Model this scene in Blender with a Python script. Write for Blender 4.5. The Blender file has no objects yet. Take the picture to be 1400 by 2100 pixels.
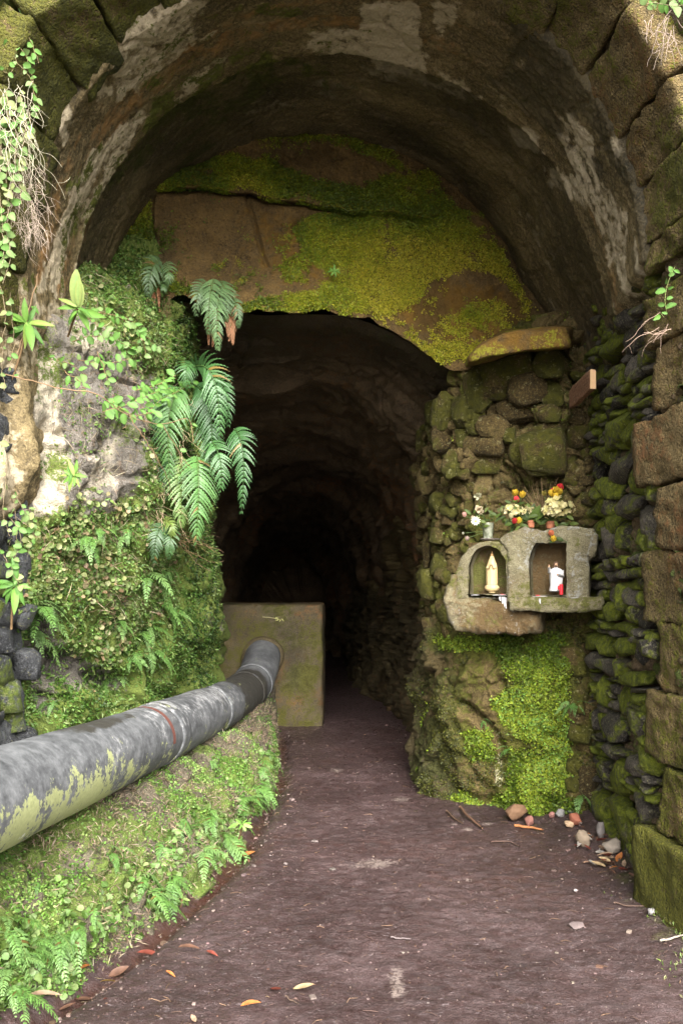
import bpy, bmesh, math, random
import numpy as np
from mathutils import Vector, Matrix, geometry

S = bpy.context.scene
C = S.collection
RNG = np.random.default_rng(7)
random.seed(7)

# ------------------------------------------------------------------ camera
F, CX, HZ, CZ = 1750.0, 700.0, 1200.0, 1.6
cam = bpy.data.cameras.new('camera')
cam.sensor_fit = 'AUTO'; cam.sensor_width = 36; cam.lens = 30
cam.shift_y = 150.0 / 2100.0
cam.clip_start = 0.05; cam.clip_end = 500
camo = bpy.data.objects.new('camera', cam); C.objects.link(camo)
camo.location = (0, 0, CZ); camo.rotation_euler = (math.radians(90), 0, 0)
S.camera = camo

# ------------------------------------------------------------------ light
EL, AZ = 34.0, 10.0            # sun behind the camera, to the right; thick cloud
wd = bpy.data.worlds.new('World'); S.world = wd; wd.use_nodes = True
wt = wd.node_tree; wt.nodes.clear()
sky = wt.nodes.new('ShaderNodeTexSky'); sky.sky_type = 'NISHITA'; sky.sun_disc = False
sky.sun_elevation = math.radians(EL); sky.sun_rotation = math.radians(180 - AZ)
sky.dust_density = 6; sky.air_density = 1.0; sky.ozone_density = 1.0
hs = wt.nodes.new('ShaderNodeHueSaturation'); hs.inputs['Saturation'].default_value = 0.12
bg = wt.nodes.new('ShaderNodeBackground'); bg.inputs['Strength'].default_value = 0.15
wo = wt.nodes.new('ShaderNodeOutputWorld')
wt.links.new(sky.outputs[0], hs.inputs['Color']); wt.links.new(hs.outputs[0], bg.inputs[0]); wt.links.new(bg.outputs[0], wo.inputs[0])
sun = bpy.data.lights.new('sun', 'SUN'); sun.energy = 1.5; sun.angle = math.radians(40); sun.color = (1, .94, .85)
suno = bpy.data.objects.new('sun', sun); C.objects.link(suno)
sd = Vector((math.sin(math.radians(AZ)) * math.cos(math.radians(EL)), -math.cos(math.radians(AZ)) * math.cos(math.radians(EL)), math.sin(math.radians(EL))))
suno.rotation_euler = sd.to_track_quat('Z', 'Y').to_euler()
suno.location = sd * 30
vs = S.view_settings
vs.view_transform = 'Standard'; vs.look = 'None'; vs.gamma = 1; vs.use_curve_mapping = False
vs.exposure = 2.05
S.cycles.max_bounces = 10; S.cycles.diffuse_bounces = 5; S.cycles.glossy_bounces = 2
S.cycles.transmission_bounces = 4; S.cycles.sample_clamp_indirect = 6

# ------------------------------------------------------------------ numeric helpers
def W(px, py, d):
    px, py, d = np.broadcast_arrays(np.asarray(px, float), np.asarray(py, float), np.asarray(d, float))
    return np.stack([(px - CX) / F * d, d, CZ - (py - HZ) / F * d], -1)

def proj(V):
    return CX + F * V[..., 0] / V[..., 1], HZ - F * (V[..., 2] - CZ) / V[..., 1]

def _h(ix, iy, iz, seed):
    with np.errstate(over='ignore'):
        h = (ix.astype(np.uint32) * np.uint32(374761393) + iy.astype(np.uint32) * np.uint32(668265263)
             + iz.astype(np.uint32) * np.uint32(2147483647) + np.uint32(seed * 974711 + 12345))
        h = (h ^ (h >> np.uint32(13))) * np.uint32(1274126177)
        h = (h ^ (h >> np.uint32(16))) * np.uint32(2246822519)
        h ^= h >> np.uint32(15)
    return h.astype(np.float64) / 4294967295.0

def vnoise(p, seed=0):
    f = np.floor(p); i = f.astype(np.int64); t = p - f; t = t * t * t * (t * (t * 6 - 15) + 10)
    out = 0
    for a in (0, 1):
        wx = t[..., 0] if a else 1 - t[..., 0]
        for b in (0, 1):
            wy = t[..., 1] if b else 1 - t[..., 1]
            for c in (0, 1):
                wz = t[..., 2] if c else 1 - t[..., 2]
                out = out + wx * wy * wz * _h(i[..., 0] + a, i[..., 1] + b, i[..., 2] + c, seed)
    return out * 2 - 1

def fbm(p, octv=4, seed=0, gain=.5, sc=1.0):
    p = np.asarray(p, float) * np.asarray(sc, float)
    o = 0; a = 1; n = 0
    for k in range(octv):
        o = o + a * vnoise(p, seed + k * 17); n += a
        a *= gain; p = p * 2.03 + 5.1
    return o / n * 1.6

def worley(p, seed=0, sc=1.0):
    p = np.asarray(p, float) * np.asarray(sc, float)
    i = np.floor(p).astype(np.int64)
    f1 = np.full(p.shape[:-1], 9.0); f2 = f1.copy(); idv = np.zeros(p.shape[:-1])
    for a in (-1, 0, 1):
        for b in (-1, 0, 1):
            for c in (-1, 0, 1):
                x, y, z = i[..., 0] + a, i[..., 1] + b, i[..., 2] + c
                d = np.sqrt((x + _h(x, y, z, seed) - p[..., 0]) ** 2 + (y + _h(x, y, z, seed + 1) - p[..., 1]) ** 2 + (z + _h(x, y, z, seed + 2) - p[..., 2]) ** 2)
                n = d < f1
                f2 = np.where(n, f1, np.minimum(f2, d)); idv = np.where(n, _h(x, y, z, seed + 3), idv); f1 = np.where(n, d, f1)
    return f1, f2, idv

def ss(a, b, x):
    t = np.clip((x - a) / (b - a), 0, 1); return t * t * (3 - 2 * t)

def polymask(px, py, poly, feather=25):
    """1 inside a polygon drawn over the place as seen from the path, 0 outside, soft edge."""
    P = np.asarray(poly, float); ins = np.zeros(px.shape, bool); dist = np.full(px.shape, 1e9)
    for k in range(len(P)):
        x1, y1 = P[k]; x2, y2 = P[(k + 1) % len(P)]
        with np.errstate(divide='ignore', invalid='ignore'):
            c = ((y1 > py) != (y2 > py)) & (px < (x2 - x1) * (py - y1) / (y2 - y1 + 1e-12) + x1)
        ins ^= c
        dx, dy = x2 - x1, y2 - y1
        t = np.clip(((px - x1) * dx + (py - y1) * dy) / (dx * dx + dy * dy + 1e-9), 0, 1)
        dist = np.minimum(dist, np.hypot(px - x1 - t * dx, py - y1 - t * dy))
    return ss(-feather, feather, np.where(ins, dist, -dist))

def catmull(A, n, axis=0):
    A = np.moveaxis(np.asarray(A, float), axis, 0); m = len(A)
    t = np.linspace(0, m - 1 - 1e-9, n); k = np.floor(t).astype(int); f = (t - k).reshape((-1,) + (1,) * (A.ndim - 1))
    g = lambda j: A[np.clip(j, 0, m - 1)]
    p0, p1, p2, p3 = g(k - 1), g(k), g(k + 1), g(k + 2)
    p0 = np.where((k == 0).reshape(f.shape), 2 * p1 - p2, p0); p3 = np.where((k + 2 > m - 1).reshape(f.shape), 2 * p2 - p1, p3)
    o = .5 * (2 * p1 + (p2 - p0) * f + (2 * p0 - 5 * p1 + 4 * p2 - p3) * f * f + (3 * p1 - p0 - 3 * p2 + p3) * f ** 3)
    return np.moveaxis(o, 0, axis)

def nrm(v):
    return v / (np.linalg.norm(v, axis=-1, keepdims=True) + 1e-12)

# ------------------------------------------------------------------ object helpers
ROOT = {}
def tag(o, label=None, cat=None, group=None, kind=None):
    if label: o['label'] = label
    if cat: o['category'] = cat
    if group: o['group'] = group
    if kind: o['kind'] = kind
    return o

def empty(name, loc, label, cat, group=None, kind=None):
    o = bpy.data.objects.new(name, None); C.objects.link(o); o.location = loc; o.empty_display_size = .1
    ROOT[o.name] = np.array(loc, float)
    return tag(o, label, cat, group, kind)

def mesh_data(name, V, F, mat=None, smooth=True, cols=None, colname='col'):
    """F: list of index arrays, each (m, k)."""
    if isinstance(F, np.ndarray): F = [F]
    me = bpy.data.meshes.new(name)
    V = np.ascontiguousarray(V, np.float32).reshape(-1, 3)
    me.vertices.add(len(V)); me.vertices.foreach_set('co', V.ravel())
    lv = np.concatenate([f.ravel() for f in F]).astype(np.int32)
    ls = []; o = 0
    for f in F:
        ls.append(o + np.arange(len(f)) * f.shape[1]); o += f.size
    ls = np.concatenate(ls).astype(np.int32)
    me.loops.add(len(lv)); me.loops.foreach_set('vertex_index', lv)
    me.polygons.add(len(ls)); me.polygons.foreach_set('loop_start', ls)
    me.polygons.foreach_set('use_smooth', np.full(len(ls), smooth, bool))
    me.update(calc_edges=True)
    if cols is not None:
        a = me.color_attributes.new(colname, 'FLOAT_COLOR', 'POINT')
        c = np.ones((len(V), 4), np.float32); cc = np.asarray(cols, np.float32).reshape(len(V), -1); c[:, :cc.shape[1]] = cc
        a.data.foreach_set('color', c.ravel())
    if mat: me.materials.append(mat)
    return me

def link(name, me, parent=None, loc=(0, 0, 0)):
    o = bpy.data.objects.new(name, me); C.objects.link(o); o.location = loc
    if parent is not None: o.parent = parent
    return o

def absroot(p):
    t = np.zeros(3)
    while p is not None:
        t += np.array(p.location); p = p.parent
    return t

def obj(name, V, F, mat, parent=None, smooth=True, cols=None, colname='col', origin=None):
    """a mesh given in world coordinates, linked as ONE object (child of parent, origin at its own base)"""
    V = np.asarray(V, float).reshape(-1, 3)
    if origin is None:
        origin = np.array([(V[:, 0].min() + V[:, 0].max()) / 2, (V[:, 1].min() + V[:, 1].max()) / 2, V[:, 2].min()])
    me = mesh_data(name, V - origin, F, mat, smooth, cols, colname)
    return link(name, me, parent, tuple(np.asarray(origin) - absroot(parent)))

def gridF(r, c, close=False):
    i = np.arange(r * c).reshape(r, c)
    if close: i = np.concatenate([i, i[:, :1]], 1)
    return np.stack([i[:-1, :-1], i[:-1, 1:], i[1:, 1:], i[1:, :-1]], -1).reshape(-1, 4)

def gnormals(V, toward=None):
    du = np.gradient(V, axis=1); dv = np.gradient(V, axis=0)
    n = nrm(np.cross(du, dv))
    if toward is not None:
        s = np.sign(np.sum(n * (np.asarray(toward) - V), -1)); 
        if s.mean() < 0: n = -n
    return n

class Geo:
    """collects pieces for one mesh"""
    def __init__(s): s.V = []; s.F = {}; s.c = []; s.n = 0
    def add(s, V, F, col=None):
        V = np.asarray(V, float).reshape(-1, 3)
        for f in (F if isinstance(F, list) else [F]):
            f = np.asarray(f); s.F.setdefault(f.shape[1], []).append(f + s.n)
        s.V.append(V); s.n += len(V)
        c = np.ones((len(V), 3)) if col is None else np.broadcast_to(np.asarray(col, float), (len(V), 3))
        s.c.append(c)
        return s
    def arrays(s):
        return np.concatenate(s.V), [np.concatenate(v) for v in s.F.values()], np.concatenate(s.c)
    def obj(s, name, mat, parent=None, smooth=True, origin=None):
        V, Fs, c = s.arrays()
        return obj(name, V, Fs, mat, parent, smooth, c, origin=origin)

def tube(P, r, n=6, cap=True):
    P = np.asarray(P, float); m = len(P); r = np.broadcast_to(np.asarray(r, float), (m,))
    T = nrm(np.gradient(P, axis=0)); up = np.array([0.13, .21, 1.0])
    if abs(nrm(T.mean(0)) @ nrm(up)) > .9: up = np.array([1, .2, .1])
    A = nrm(np.cross(T, up)); B = np.cross(T, A)
    a = np.arange(n) / n * 2 * math.pi
    V = P[:, None] + r[:, None, None] * (A[:, None] * np.cos(a)[None, :, None] + B[:, None] * np.sin(a)[None, :, None])
    Fs = [gridF(m, n, True)]
    if cap and n > 2:
        Fs.append(np.array([np.arange(n), (m - 1) * n + np.arange(n)[::-1]]))
    return V.reshape(-1, 3), Fs

def bez(a, b, c, n):
    t = np.linspace(0, 1, n)[:, None]
    a, b, c = map(lambda q: np.asarray(q, float), (a, b, c))
    return (1 - t) ** 2 * a + 2 * t * (1 - t) * b + t * t * c

def spline(P, n): return catmull(np.asarray(P, float), n, 0)

# ------------------------------------------------------------------ materials
class M:
    def __init__(s, name):
        s.m = bpy.data.materials.new(name); s.m.use_nodes = True; s.t = s.m.node_tree; s.t.nodes.clear()
        s.pos = s.t.nodes.new('ShaderNodeNewGeometry').outputs['Position']
    def n(s, typ, **k):
        x = s.t.nodes.new(typ)
        for a, v in k.items(): setattr(x, a, v)
        return x
    def put(s, sock, v):
        if isinstance(v, bpy.types.NodeSocket): s.t.links.new(v, sock)
        elif isinstance(v, (tuple, list)) and len(v) == 3 and sock.type == 'RGBA': sock.default_value = (*v, 1)
        else: sock.default_value = v
    def vec(s, stretch, src=None):
        x = s.n('ShaderNodeMapping'); s.put(x.inputs['Vector'], src or s.pos); x.inputs['Scale'].default_value = stretch; return x.outputs[0]
    def noise(s, scale, detail=4, rough=.55, v=None, dist=0):
        x = s.n('ShaderNodeTexNoise'); s.put(x.inputs['Vector'], v or s.pos)
        x.inputs['Scale'].default_value = scale; x.inputs['Detail'].default_value = detail; x.inputs['Roughness'].default_value = rough; x.inputs['Distortion'].default_value = dist
        return x.outputs[0]
    def vor(s, scale, feature='F1', v=None, out=0):
        x = s.n('ShaderNodeTexVoronoi', feature=feature); s.put(x.inputs['Vector'], v or s.pos); x.inputs['Scale'].default_value = scale; return x.outputs[out]
    def ramp(s, f, stops):
        x = s.n('ShaderNodeValToRGB'); s.put(x.inputs[0], f); e = x.color_ramp.elements
        while len(e) > 1: e.remove(e[-1])
        for k, (p, c) in enumerate(stops):
            q = e[0] if k == 0 else e.new(p)
            q.position = p; q.color = (*c, 1) if isinstance(c, (tuple, list)) else (c, c, c, 1)
        return x.outputs[0]
    def mix(s, f, a, b, mode='MIX'):
        x = s.n('ShaderNodeMix', data_type='RGBA', blend_type=mode)
        s.put(x.inputs[0], f); s.put(x.inputs[6], a); s.put(x.inputs[7], b); return x.outputs[2]
    def math(s, op, a, b=0.0, clamp=False):
        x = s.n('ShaderNodeMath', operation=op, use_clamp=clamp); s.put(x.inputs[0], a); s.put(x.inputs[1], b); return x.outputs[0]
    def attr(s, name):
        x = s.n('ShaderNodeAttribute', attribute_name=name); q = s.n('ShaderNodeSeparateColor'); s.t.links.new(x.outputs['Color'], q.inputs[0])
        return x.outputs['Color'], q.outputs[0], q.outputs[1], q.outputs[2], x.outputs['Alpha']
    def rnd(s): return s.n('ShaderNodeObjectInfo').outputs['Random']
    def bump(s, h, strength=.5, dist=.01, nrm=None):
        x = s.n('ShaderNodeBump'); x.inputs['Strength'].default_value = strength; x.inputs['Distance'].default_value = dist
        s.put(x.inputs['Height'], h)
        if nrm: s.put(x.inputs['Normal'], nrm)
        return x.outputs[0]
    def done(s, col, rough=.8, normal=None, spec=.4, trans=0, **k):
        b = s.n('ShaderNodeBsdfPrincipled'); s.put(b.inputs['Base Color'], col); s.put(b.inputs['Roughness'], rough); s.put(b.inputs['Specular IOR Level'], spec)
        for a, v in k.items(): s.put(b.inputs[a.replace('_', ' ')], v)
        if normal: s.put(b.inputs['Normal'], normal)
        sh = b.outputs[0]
        if trans:
            tr = s.n('ShaderNodeBsdfTranslucent'); s.put(tr.inputs[0], col); mx = s.n('ShaderNodeMixShader'); mx.inputs[0].default_value = trans
            s.t.links.new(sh, mx.inputs[1]); s.t.links.new(tr.outputs[0], mx.inputs[2]); sh = mx.outputs[0]
        s.t.links.new(sh, s.n('ShaderNodeOutputMaterial').inputs[0])
        return s.m

def thresh(m, mask, n, w=.12, amp=1.0):
    """mask (0..1) eaten by a noise so that the patch has a ragged edge"""
    v = m.math('ADD', mask, m.math('MULTIPLY', m.math('SUBTRACT', n, .5), amp * 2.0))
    x = m.n('ShaderNodeMapRange', interpolation_type='SMOOTHSTEP'); m.put(x.inputs[0], v); x.inputs[1].default_value = .5 - w; x.inputs[2].default_value = .5 + w
    return x.outputs[0]

def rock_mat(name, dark, mid, light, moss=((.05, .07, .01), (.10, .12, .015)), pale=(.42, .36, .25), rust=(.24, .11, .04), scale=3.0, bump=.7, speck=.5, rough=(.65, .95), stretch=None, spec=.3):
    m = M(name); v = m.vec(stretch) if stretch else m.pos
    n1 = m.noise(scale, 6, .62, v); n2 = m.noise(scale * 6, 5, .65, v); n3 = m.noise(scale * 30, 3, .6); n4 = m.noise(140, 2, .6)
    col = m.ramp(m.math('ADD', m.math('MULTIPLY', n1, .6), m.math('MULTIPLY', n2, .4)), [(.3, dark), (.5, mid), (.68, light)])
    col = m.mix(m.math('MULTIPLY', m.ramp(n3, [(.45, 0), (.7, 1)]), speck), col, light)
    col = m.mix(m.math('MULTIPLY', m.ramp(n4, [(.55, 0), (.75, 1)]), speck * .7), col, tuple(min(1, c * 2.2) for c in light))
    col = m.mix(m.math('MULTIPLY', m.ramp(n3, [(.3, 1), (.45, 0)]), .6), col, tuple(c * .4 for c in dark))
    _, r, g, b, a = m.attr('mask')
    col = m.mix(thresh(m, b, n2, .25, .8), col, m.mix(n2, tuple(c * .4 for c in rust), rust))
    col = m.mix(thresh(m, g, n2, .16, .9), col, m.mix(n3, tuple(c * .45 for c in pale), pale))
    mo = m.mix(m.ramp(n3, [(.35, 0), (.65, 1)]), moss[0], moss[1])
    col = m.mix(thresh(m, r, m.math('ADD', m.math('MULTIPLY', n2, .6), m.math('MULTIPLY', n3, .4)), .1, 1.1), col, mo)
    col = m.mix(m.math('MULTIPLY', thresh(m, a, n2, .3, .6), .8), col, m.mix(.72, col, (.006, .007, .004)))   # near-black film, for algae stains and for shade painted into the rock
    h = m.math('ADD', m.math('MULTIPLY', n2, 1.0), m.math('MULTIPLY', n3, .5)); h = m.math('ADD', h, m.math('MULTIPLY', n4, .22))
    ro = m.ramp(n2, [(.3, rough[0]), (.7, rough[1])])
    ro = m.math('SUBTRACT', ro, m.math('MULTIPLY', a, .12))
    return m.done(col, ro, m.bump(h, bump, .03), spec)

def leaf_mat(name, rough=.5, trans=.25, spec=.4, tint=.25):
    m = M(name); c = m.attr('col')[0]; n = m.noise(60, 2)
    c = m.mix(tint, c, m.mix(n, (.02, .03, .008), c, 'MIX'), 'MULTIPLY') if False else m.mix(m.math('MULTIPLY', n, tint), c, (.02, .025, .006))
    return m.done(c, rough, None, spec, trans)

MAT = {}
MAT['lunette'] = rock_mat('lunette_rock', (.028, .017, .006), (.078, .047, .014), (.15, .095, .03), moss=((.10, .095, .006), (.19, .175, .014)), scale=2.5, bump=.8, rust=(.16, .085, .012))
MAT['tunnel'] = rock_mat('tunnel_rock', (.026, .017, .009), (.085, .057, .030), (.16, .11, .062), scale=2.5, bump=.8, stretch=(1, .6, 2.2), rough=(.5, .9), moss=((.04, .055, .01), (.07, .09, .015)))
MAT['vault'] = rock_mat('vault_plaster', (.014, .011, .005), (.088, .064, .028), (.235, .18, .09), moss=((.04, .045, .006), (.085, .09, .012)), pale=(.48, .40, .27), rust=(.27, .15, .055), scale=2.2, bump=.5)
MAT['ashlar'] = rock_mat('ashlar_stone', (.034, .023, .007), (.098, .068, .023), (.215, .155, .068), moss=((.055, .056, .005), (.115, .110, .010)), scale=2.8, bump=1.5, speck=.85)
MAT['pillar'] = rock_mat('pillar_rock', (.05, .042, .033), (.14, .122, .10), (.27, .245, .215), moss=((.07, .095, .02), (.13, .17, .03)), pale=(.56, .49, .37), rust=(.42, .20, .09), scale=3.5, bump=.8)
MAT['pier'] = rock_mat('pier_rock', (.026, .017, .005), (.080, .055, .018), (.175, .13, .050), moss=((.042, .044, .005), (.088, .086, .010)), pale=(.50, .46, .28), scale=3.0, bump=.9)
MAT['bank'] = rock_mat('bank_earth', (.035, .028, .018), (.09, .075, .05), (.18, .15, .11), moss=((.07, .10, .018), (.13, .18, .035)), scale=5, bump=.9)
MAT['cliff'] = rock_mat('cliff_soil', (.05, .035, .027), (.125, .085, .065), (.23, .17, .14), moss=((.05, .065, .012), (.10, .125, .025)), scale=2.0, bump=.9)
MAT['concrete'] = rock_mat('old_concrete', (.026, .019, .009), (.072, .055, .027), (.125, .098, .052), moss=((.045, .044, .006), (.080, .074, .010)), pale=(.40, .36, .24), scale=2.4, bump=.45, speck=.35)
MAT['shrine'] = rock_mat('shrine_concrete', (.06, .050, .025), (.185, .16, .092), (.30, .27, .17), moss=((.07, .07, .015), (.13, .13, .03)), pale=(.40, .39, .34), rust=(.16, .10, .04), scale=6, bump=.9, speck=.5)

def stone_mat(name, dark, mid, light, moss, amount, scale=6, lich=.5):
    """separate stones: each has its own tone (object random) and its own share of moss"""
    m = M(name); n1 = m.noise(scale, 5, .6); n2 = m.noise(scale * 5, 4, .65); n3 = m.noise(150, 2, .6); r = m.rnd()
    col = m.ramp(m.math('ADD', m.math('MULTIPLY', n1, .45), m.math('ADD', m.math('MULTIPLY', n2, .3), m.math('MULTIPLY', r, .28))), [(.3, dark), (.5, mid), (.75, light)])
    col = m.mix(m.math('MULTIPLY', m.ramp(n3, [(.55, 0), (.75, 1)]), .4), col, tuple(min(1, c * 1.8) for c in light))
    n4 = m.noise(scale * 11, 6, .72); n5 = m.noise(scale * 7, 3, .7)
    col = m.mix(m.ramp(n4, [(.36, .75), (.48, 0)]), col, tuple(c * .45 for c in dark))
    col = m.mix(m.math('MULTIPLY', m.ramp(n4, [(.55, 0), (.63, 1)]), .55), col, tuple(min(1, c * 1.5) for c in light))
    f = m.math('FRACT', m.math('MULTIPLY', r, 7.31))
    mk = thresh(m, m.math('ADD', m.math('MULTIPLY', f, .75), amount), m.math('ADD', m.math('MULTIPLY', n1, .7), m.math('MULTIPLY', n2, .3)), .16, 1.3)
    col = m.mix(mk, col, m.mix(m.ramp(n2, [(.35, 0), (.65, 1)]), moss[0], moss[1]))
    col = m.mix(m.math('MULTIPLY', m.ramp(n5, [(.60, 0), (.66, 1)]), lich), col, (.34, .32, .16))
    h = m.math('ADD', m.math('MULTIPLY', n2, .8), m.math('MULTIPLY', n3, .4)); h = m.math('ADD', h, m.math('MULTIPLY', n4, 1.6))
    return m.done(col, m.ramp(n2, [(.3, .55), (.7, .95)]), m.bump(h, 1.0, .022), .3)

MAT['rubble'] = stone_mat('rubble_stone', (.016, .014, .011), (.062, .053, .041), (.17, .145, .115), ((.050, .065, .006), (.20, .23, .018)), .20)
MAT['jamb'] = stone_mat('jamb_stone', (.018, .019, .021), (.06, .062, .066), (.17, .175, .18), ((.05, .065, .01), (.13, .17, .03)), .0)
MAT['boulder'] = stone_mat('pier_stone', (.028, .018, .005), (.086, .058, .018), (.185, .138, .050), ((.045, .044, .005), (.095, .090, .010)), .10, 5)
MAT['debris'] = stone_mat('loose_stone', (.06, .045, .04), (.20, .16, .13), (.42, .38, .33), ((.1, .1, .03), (.12, .13, .04)), -.6, 8)

MAT['moss'] = leaf_mat('moss_leaves', .55, .25)
MAT['wet'] = rock_mat('wet_dark_stone', (.018, .020, .022), (.055, .058, .062), (.15, .155, .16), moss=((.05, .06, .01), (.10, .12, .02)), scale=5, bump=1.3, rough=(.35, .8))
MAT['leaf'] = leaf_mat('green_leaves', .5, .3, .22, .35)
MAT['fern'] = leaf_mat('fern_green', .42, .22, .4, .3)
MAT['twig'] = leaf_mat('twig_bark', .8, 0, .2)
MAT['dry'] = leaf_mat('dry_leaf', .6, .1, .3)

def flat_mat(name, col, rough=.6, var=.3, scale=25, spec=.4, bump=.2, **k):
    m = M(name); n = m.noise(scale, 4, .6); c = m.mix(n, tuple(x * (1 - var) for x in col), tuple(min(1, x * (1 + var * .6)) for x in col))
    return m.done(c, rough, m.bump(n, bump, .005), spec, **k)
# ------------------------------------------------------------------ ground
XB = lambda d: np.interp(d, [0, 2.2, 3.18, 3.68, 4.5, 5.1, 7.0, 9.65, 20], [-1.75, -1.5, -1.18, -.99, -.77, -.645, -.56, -.70, -.70])
def ground():
    def axis(lo, hi, dense0, dense1, step):
        mid = np.arange(dense0, dense1, step)
        k = 1.25 ** np.arange(1, 24)
        left = dense0 - np.cumsum(step * k); right = dense1 - step + np.cumsum(step * k)
        return np.concatenate([left[left > lo][::-1], mid, right[right < hi]])
    xs = axis(-150, 150, -1.5, 2.2, .016); ys = np.concatenate([2.2 - np.cumsum(.03 * 1.3 ** np.arange(1, 28))[::-1], np.arange(2.2, 10.5, .02), np.arange(10.5, 40, .5)])
    X, Y = np.meshgrid(xs, ys); P = np.stack([X, Y, X * 0], -1)
    near = (np.abs(X) < 6) & (Y > -6) & (Y < 30)
    z = .018 * fbm(P, 3, 3, sc=1.1) + .0035 * fbm(P, 3, 5, sc=9)
    Q_ = P + .02 * np.stack([fbm(P, 2, 91, sc=6), fbm(P, 2, 92, sc=6), P[..., 2]], -1); c1, c2, cid = worley(Q_, 95, (6.5, 21, 1)); cob = (np.clip((c2 - c1) / .35, 0, 1) ** .7 - .5) * (.4 + .8 * ss(-.4, .4, fbm(P, 3, 96, sc=1.3))) + .6 * (cid - .5)
    rip = fbm(P, 4, 9, sc=(4, 10, 1)); rip2 = fbm(P, 3, 19, sc=(10, 30, 1))
    z = z + (.004 * cob + .002 * rip2 + .0035 * fbm(P, 3, 29, sc=(30, 45, 1))) * ss(0, 2, Y)
    xb = XB(Y)
    g = np.exp(-((X - xb - .05) / .075) ** 2) * ss(9.6, 9.0, Y)
    z = z - .075 * g
    z = z + .10 * ss(1.25, 1.75, X) * ss(2.5, 4.6, Y) * ss(6.4, 5.8, Y)
    P[..., 2] = np.where(near, z, .03 * fbm(P, 2, 4, sc=.3))
    px, py = proj(np.where(Y[..., None] > .5, P, 1.0))
    mk = np.zeros(X.shape + (4,))
    nz = fbm(P, 4, 55, sc=1.7)
    mk[..., 0] = ss(1.2, 1.75, X) * ss(6, 4.2, Y) * .75 + .3 * ss(3, 5, np.abs(X))
    pale = np.zeros(X.shape)
    for (a, b, w, h) in ((825, 1640, 26, 8), (815, 2020, 24, 45), (690, 1580, 18, 5), (1000, 1625, 12, 4), (960, 1700, 14, 5), (930, 1690, 10, 4), (1000, 1690, 12, 4), (1180, 1905, 22, 6), (770, 1770, 60, 10), (960, 1805, 14, 4), (1040, 1870, 10, 3)):
        pale = np.maximum(pale, np.exp(-((px - a) / w) ** 2 - ((py - b) / h) ** 2))
    mk[..., 1] = pale * .62 + .18 * ss(.2, .8, nz) * ss(9, 4, Y)
    mk[..., 2] = .35 * ss(0, .7, -nz) + g * .5
    mk[..., 3] = ss(4.3, 7.5, Y) * .8 + g + .3 * ss(.1, .8, fbm(P, 3, 77, sc=(.8, 2, 1)))
    m = M('wet_earth')
    v = m.vec((1, 1.05, 1)); n1 = m.noise(2.2, 5, .6); n2 = m.noise(9, 8, .72, v); n3 = m.noise(60, 4, .6); n4 = m.noise(200, 2, .5)
    col = m.ramp(m.math('ADD', m.math('MULTIPLY', n1, .45), m.math('MULTIPLY', n2, .55)), [(.32, (.021, .0115, .0105)), (.5, (.054, .0325, .031)), (.68, (.098, .066, .066))])
    col = m.mix(m.math('MULTIPLY', m.ramp(n3, [(.5, 0), (.72, 1)]), .45), col, (.13, .085, .08))
    col = m.mix(m.math('MULTIPLY', m.ramp(n4, [(.62, 0), (.74, 1)]), .5), col, (.28, .23, .23))
    col = m.mix(m.math('MULTIPLY', m.ramp(n3, [(.3, 1), (.45, 0)]), .5), col, (.030, .016, .014))
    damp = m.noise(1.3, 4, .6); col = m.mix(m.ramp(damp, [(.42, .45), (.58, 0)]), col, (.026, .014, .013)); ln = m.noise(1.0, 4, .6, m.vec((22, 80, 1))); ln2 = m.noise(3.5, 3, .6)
    col = m.mix(m.math('MULTIPLY', m.ramp(ln, [(.61, 0), (.66, 1)]), m.ramp(ln2, [(.42, 0), (.62, .6)])), col, (.24, .20, .205))  # pale dashes: glints on wet ridges painted into the colour
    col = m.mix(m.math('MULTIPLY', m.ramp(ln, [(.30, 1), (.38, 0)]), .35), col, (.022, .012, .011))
    _, r, g_, b_, a_ = m.attr('mask')
    col = m.mix(thresh(m, b_, n2, .3, .7), col, (.05, .022, .016))
    col = m.mix(m.math('MULTIPLY', thresh(m, g_, m.math('ADD', m.math('MULTIPLY', n3, .5), m.math('MULTIPLY', n2, .5)), .2, 1.2), .75), col, (.24, .19, .165))
    col = m.mix(m.math('MULTIPLY', thresh(m, r, n2, .2, 1.0), .6), col, m.mix(n3, (.05, .05, .015), (.10, .11, .03)))
    h = m.math('ADD', m.math('MULTIPLY', n2, 1.2), m.math('MULTIPLY', n3, .5))
    rip_ = m.noise(14, 6, .66, m.vec((.9, 1.5, 1)))
    ro = m.math('SUBTRACT', m.ramp(rip_, [(.35, .80), (.65, .30)]), m.math('MULTIPLY', a_, .18), True)
    mat = m.done(col, ro, m.bump(m.math('ADD', h, m.math('ADD', m.math('MULTIPLY', n3, .6), m.math('MULTIPLY', n4, .5))), .65, .012), .5)
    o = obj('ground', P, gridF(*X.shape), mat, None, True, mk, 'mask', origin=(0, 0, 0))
    tag(o, 'damp purple brown trodden earth path leading into the tunnel', None, None, 'structure')
    return P
GP = ground()
def gz(x, y):
    """height of the ground under a point"""
    X = GP[0, :, 0]; Y = GP[:, 0, 1]
    return GP[np.clip(np.searchsorted(Y, y), 0, len(Y) - 1), np.clip(np.searchsorted(X, x), 0, len(X) - 1), 2]

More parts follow.
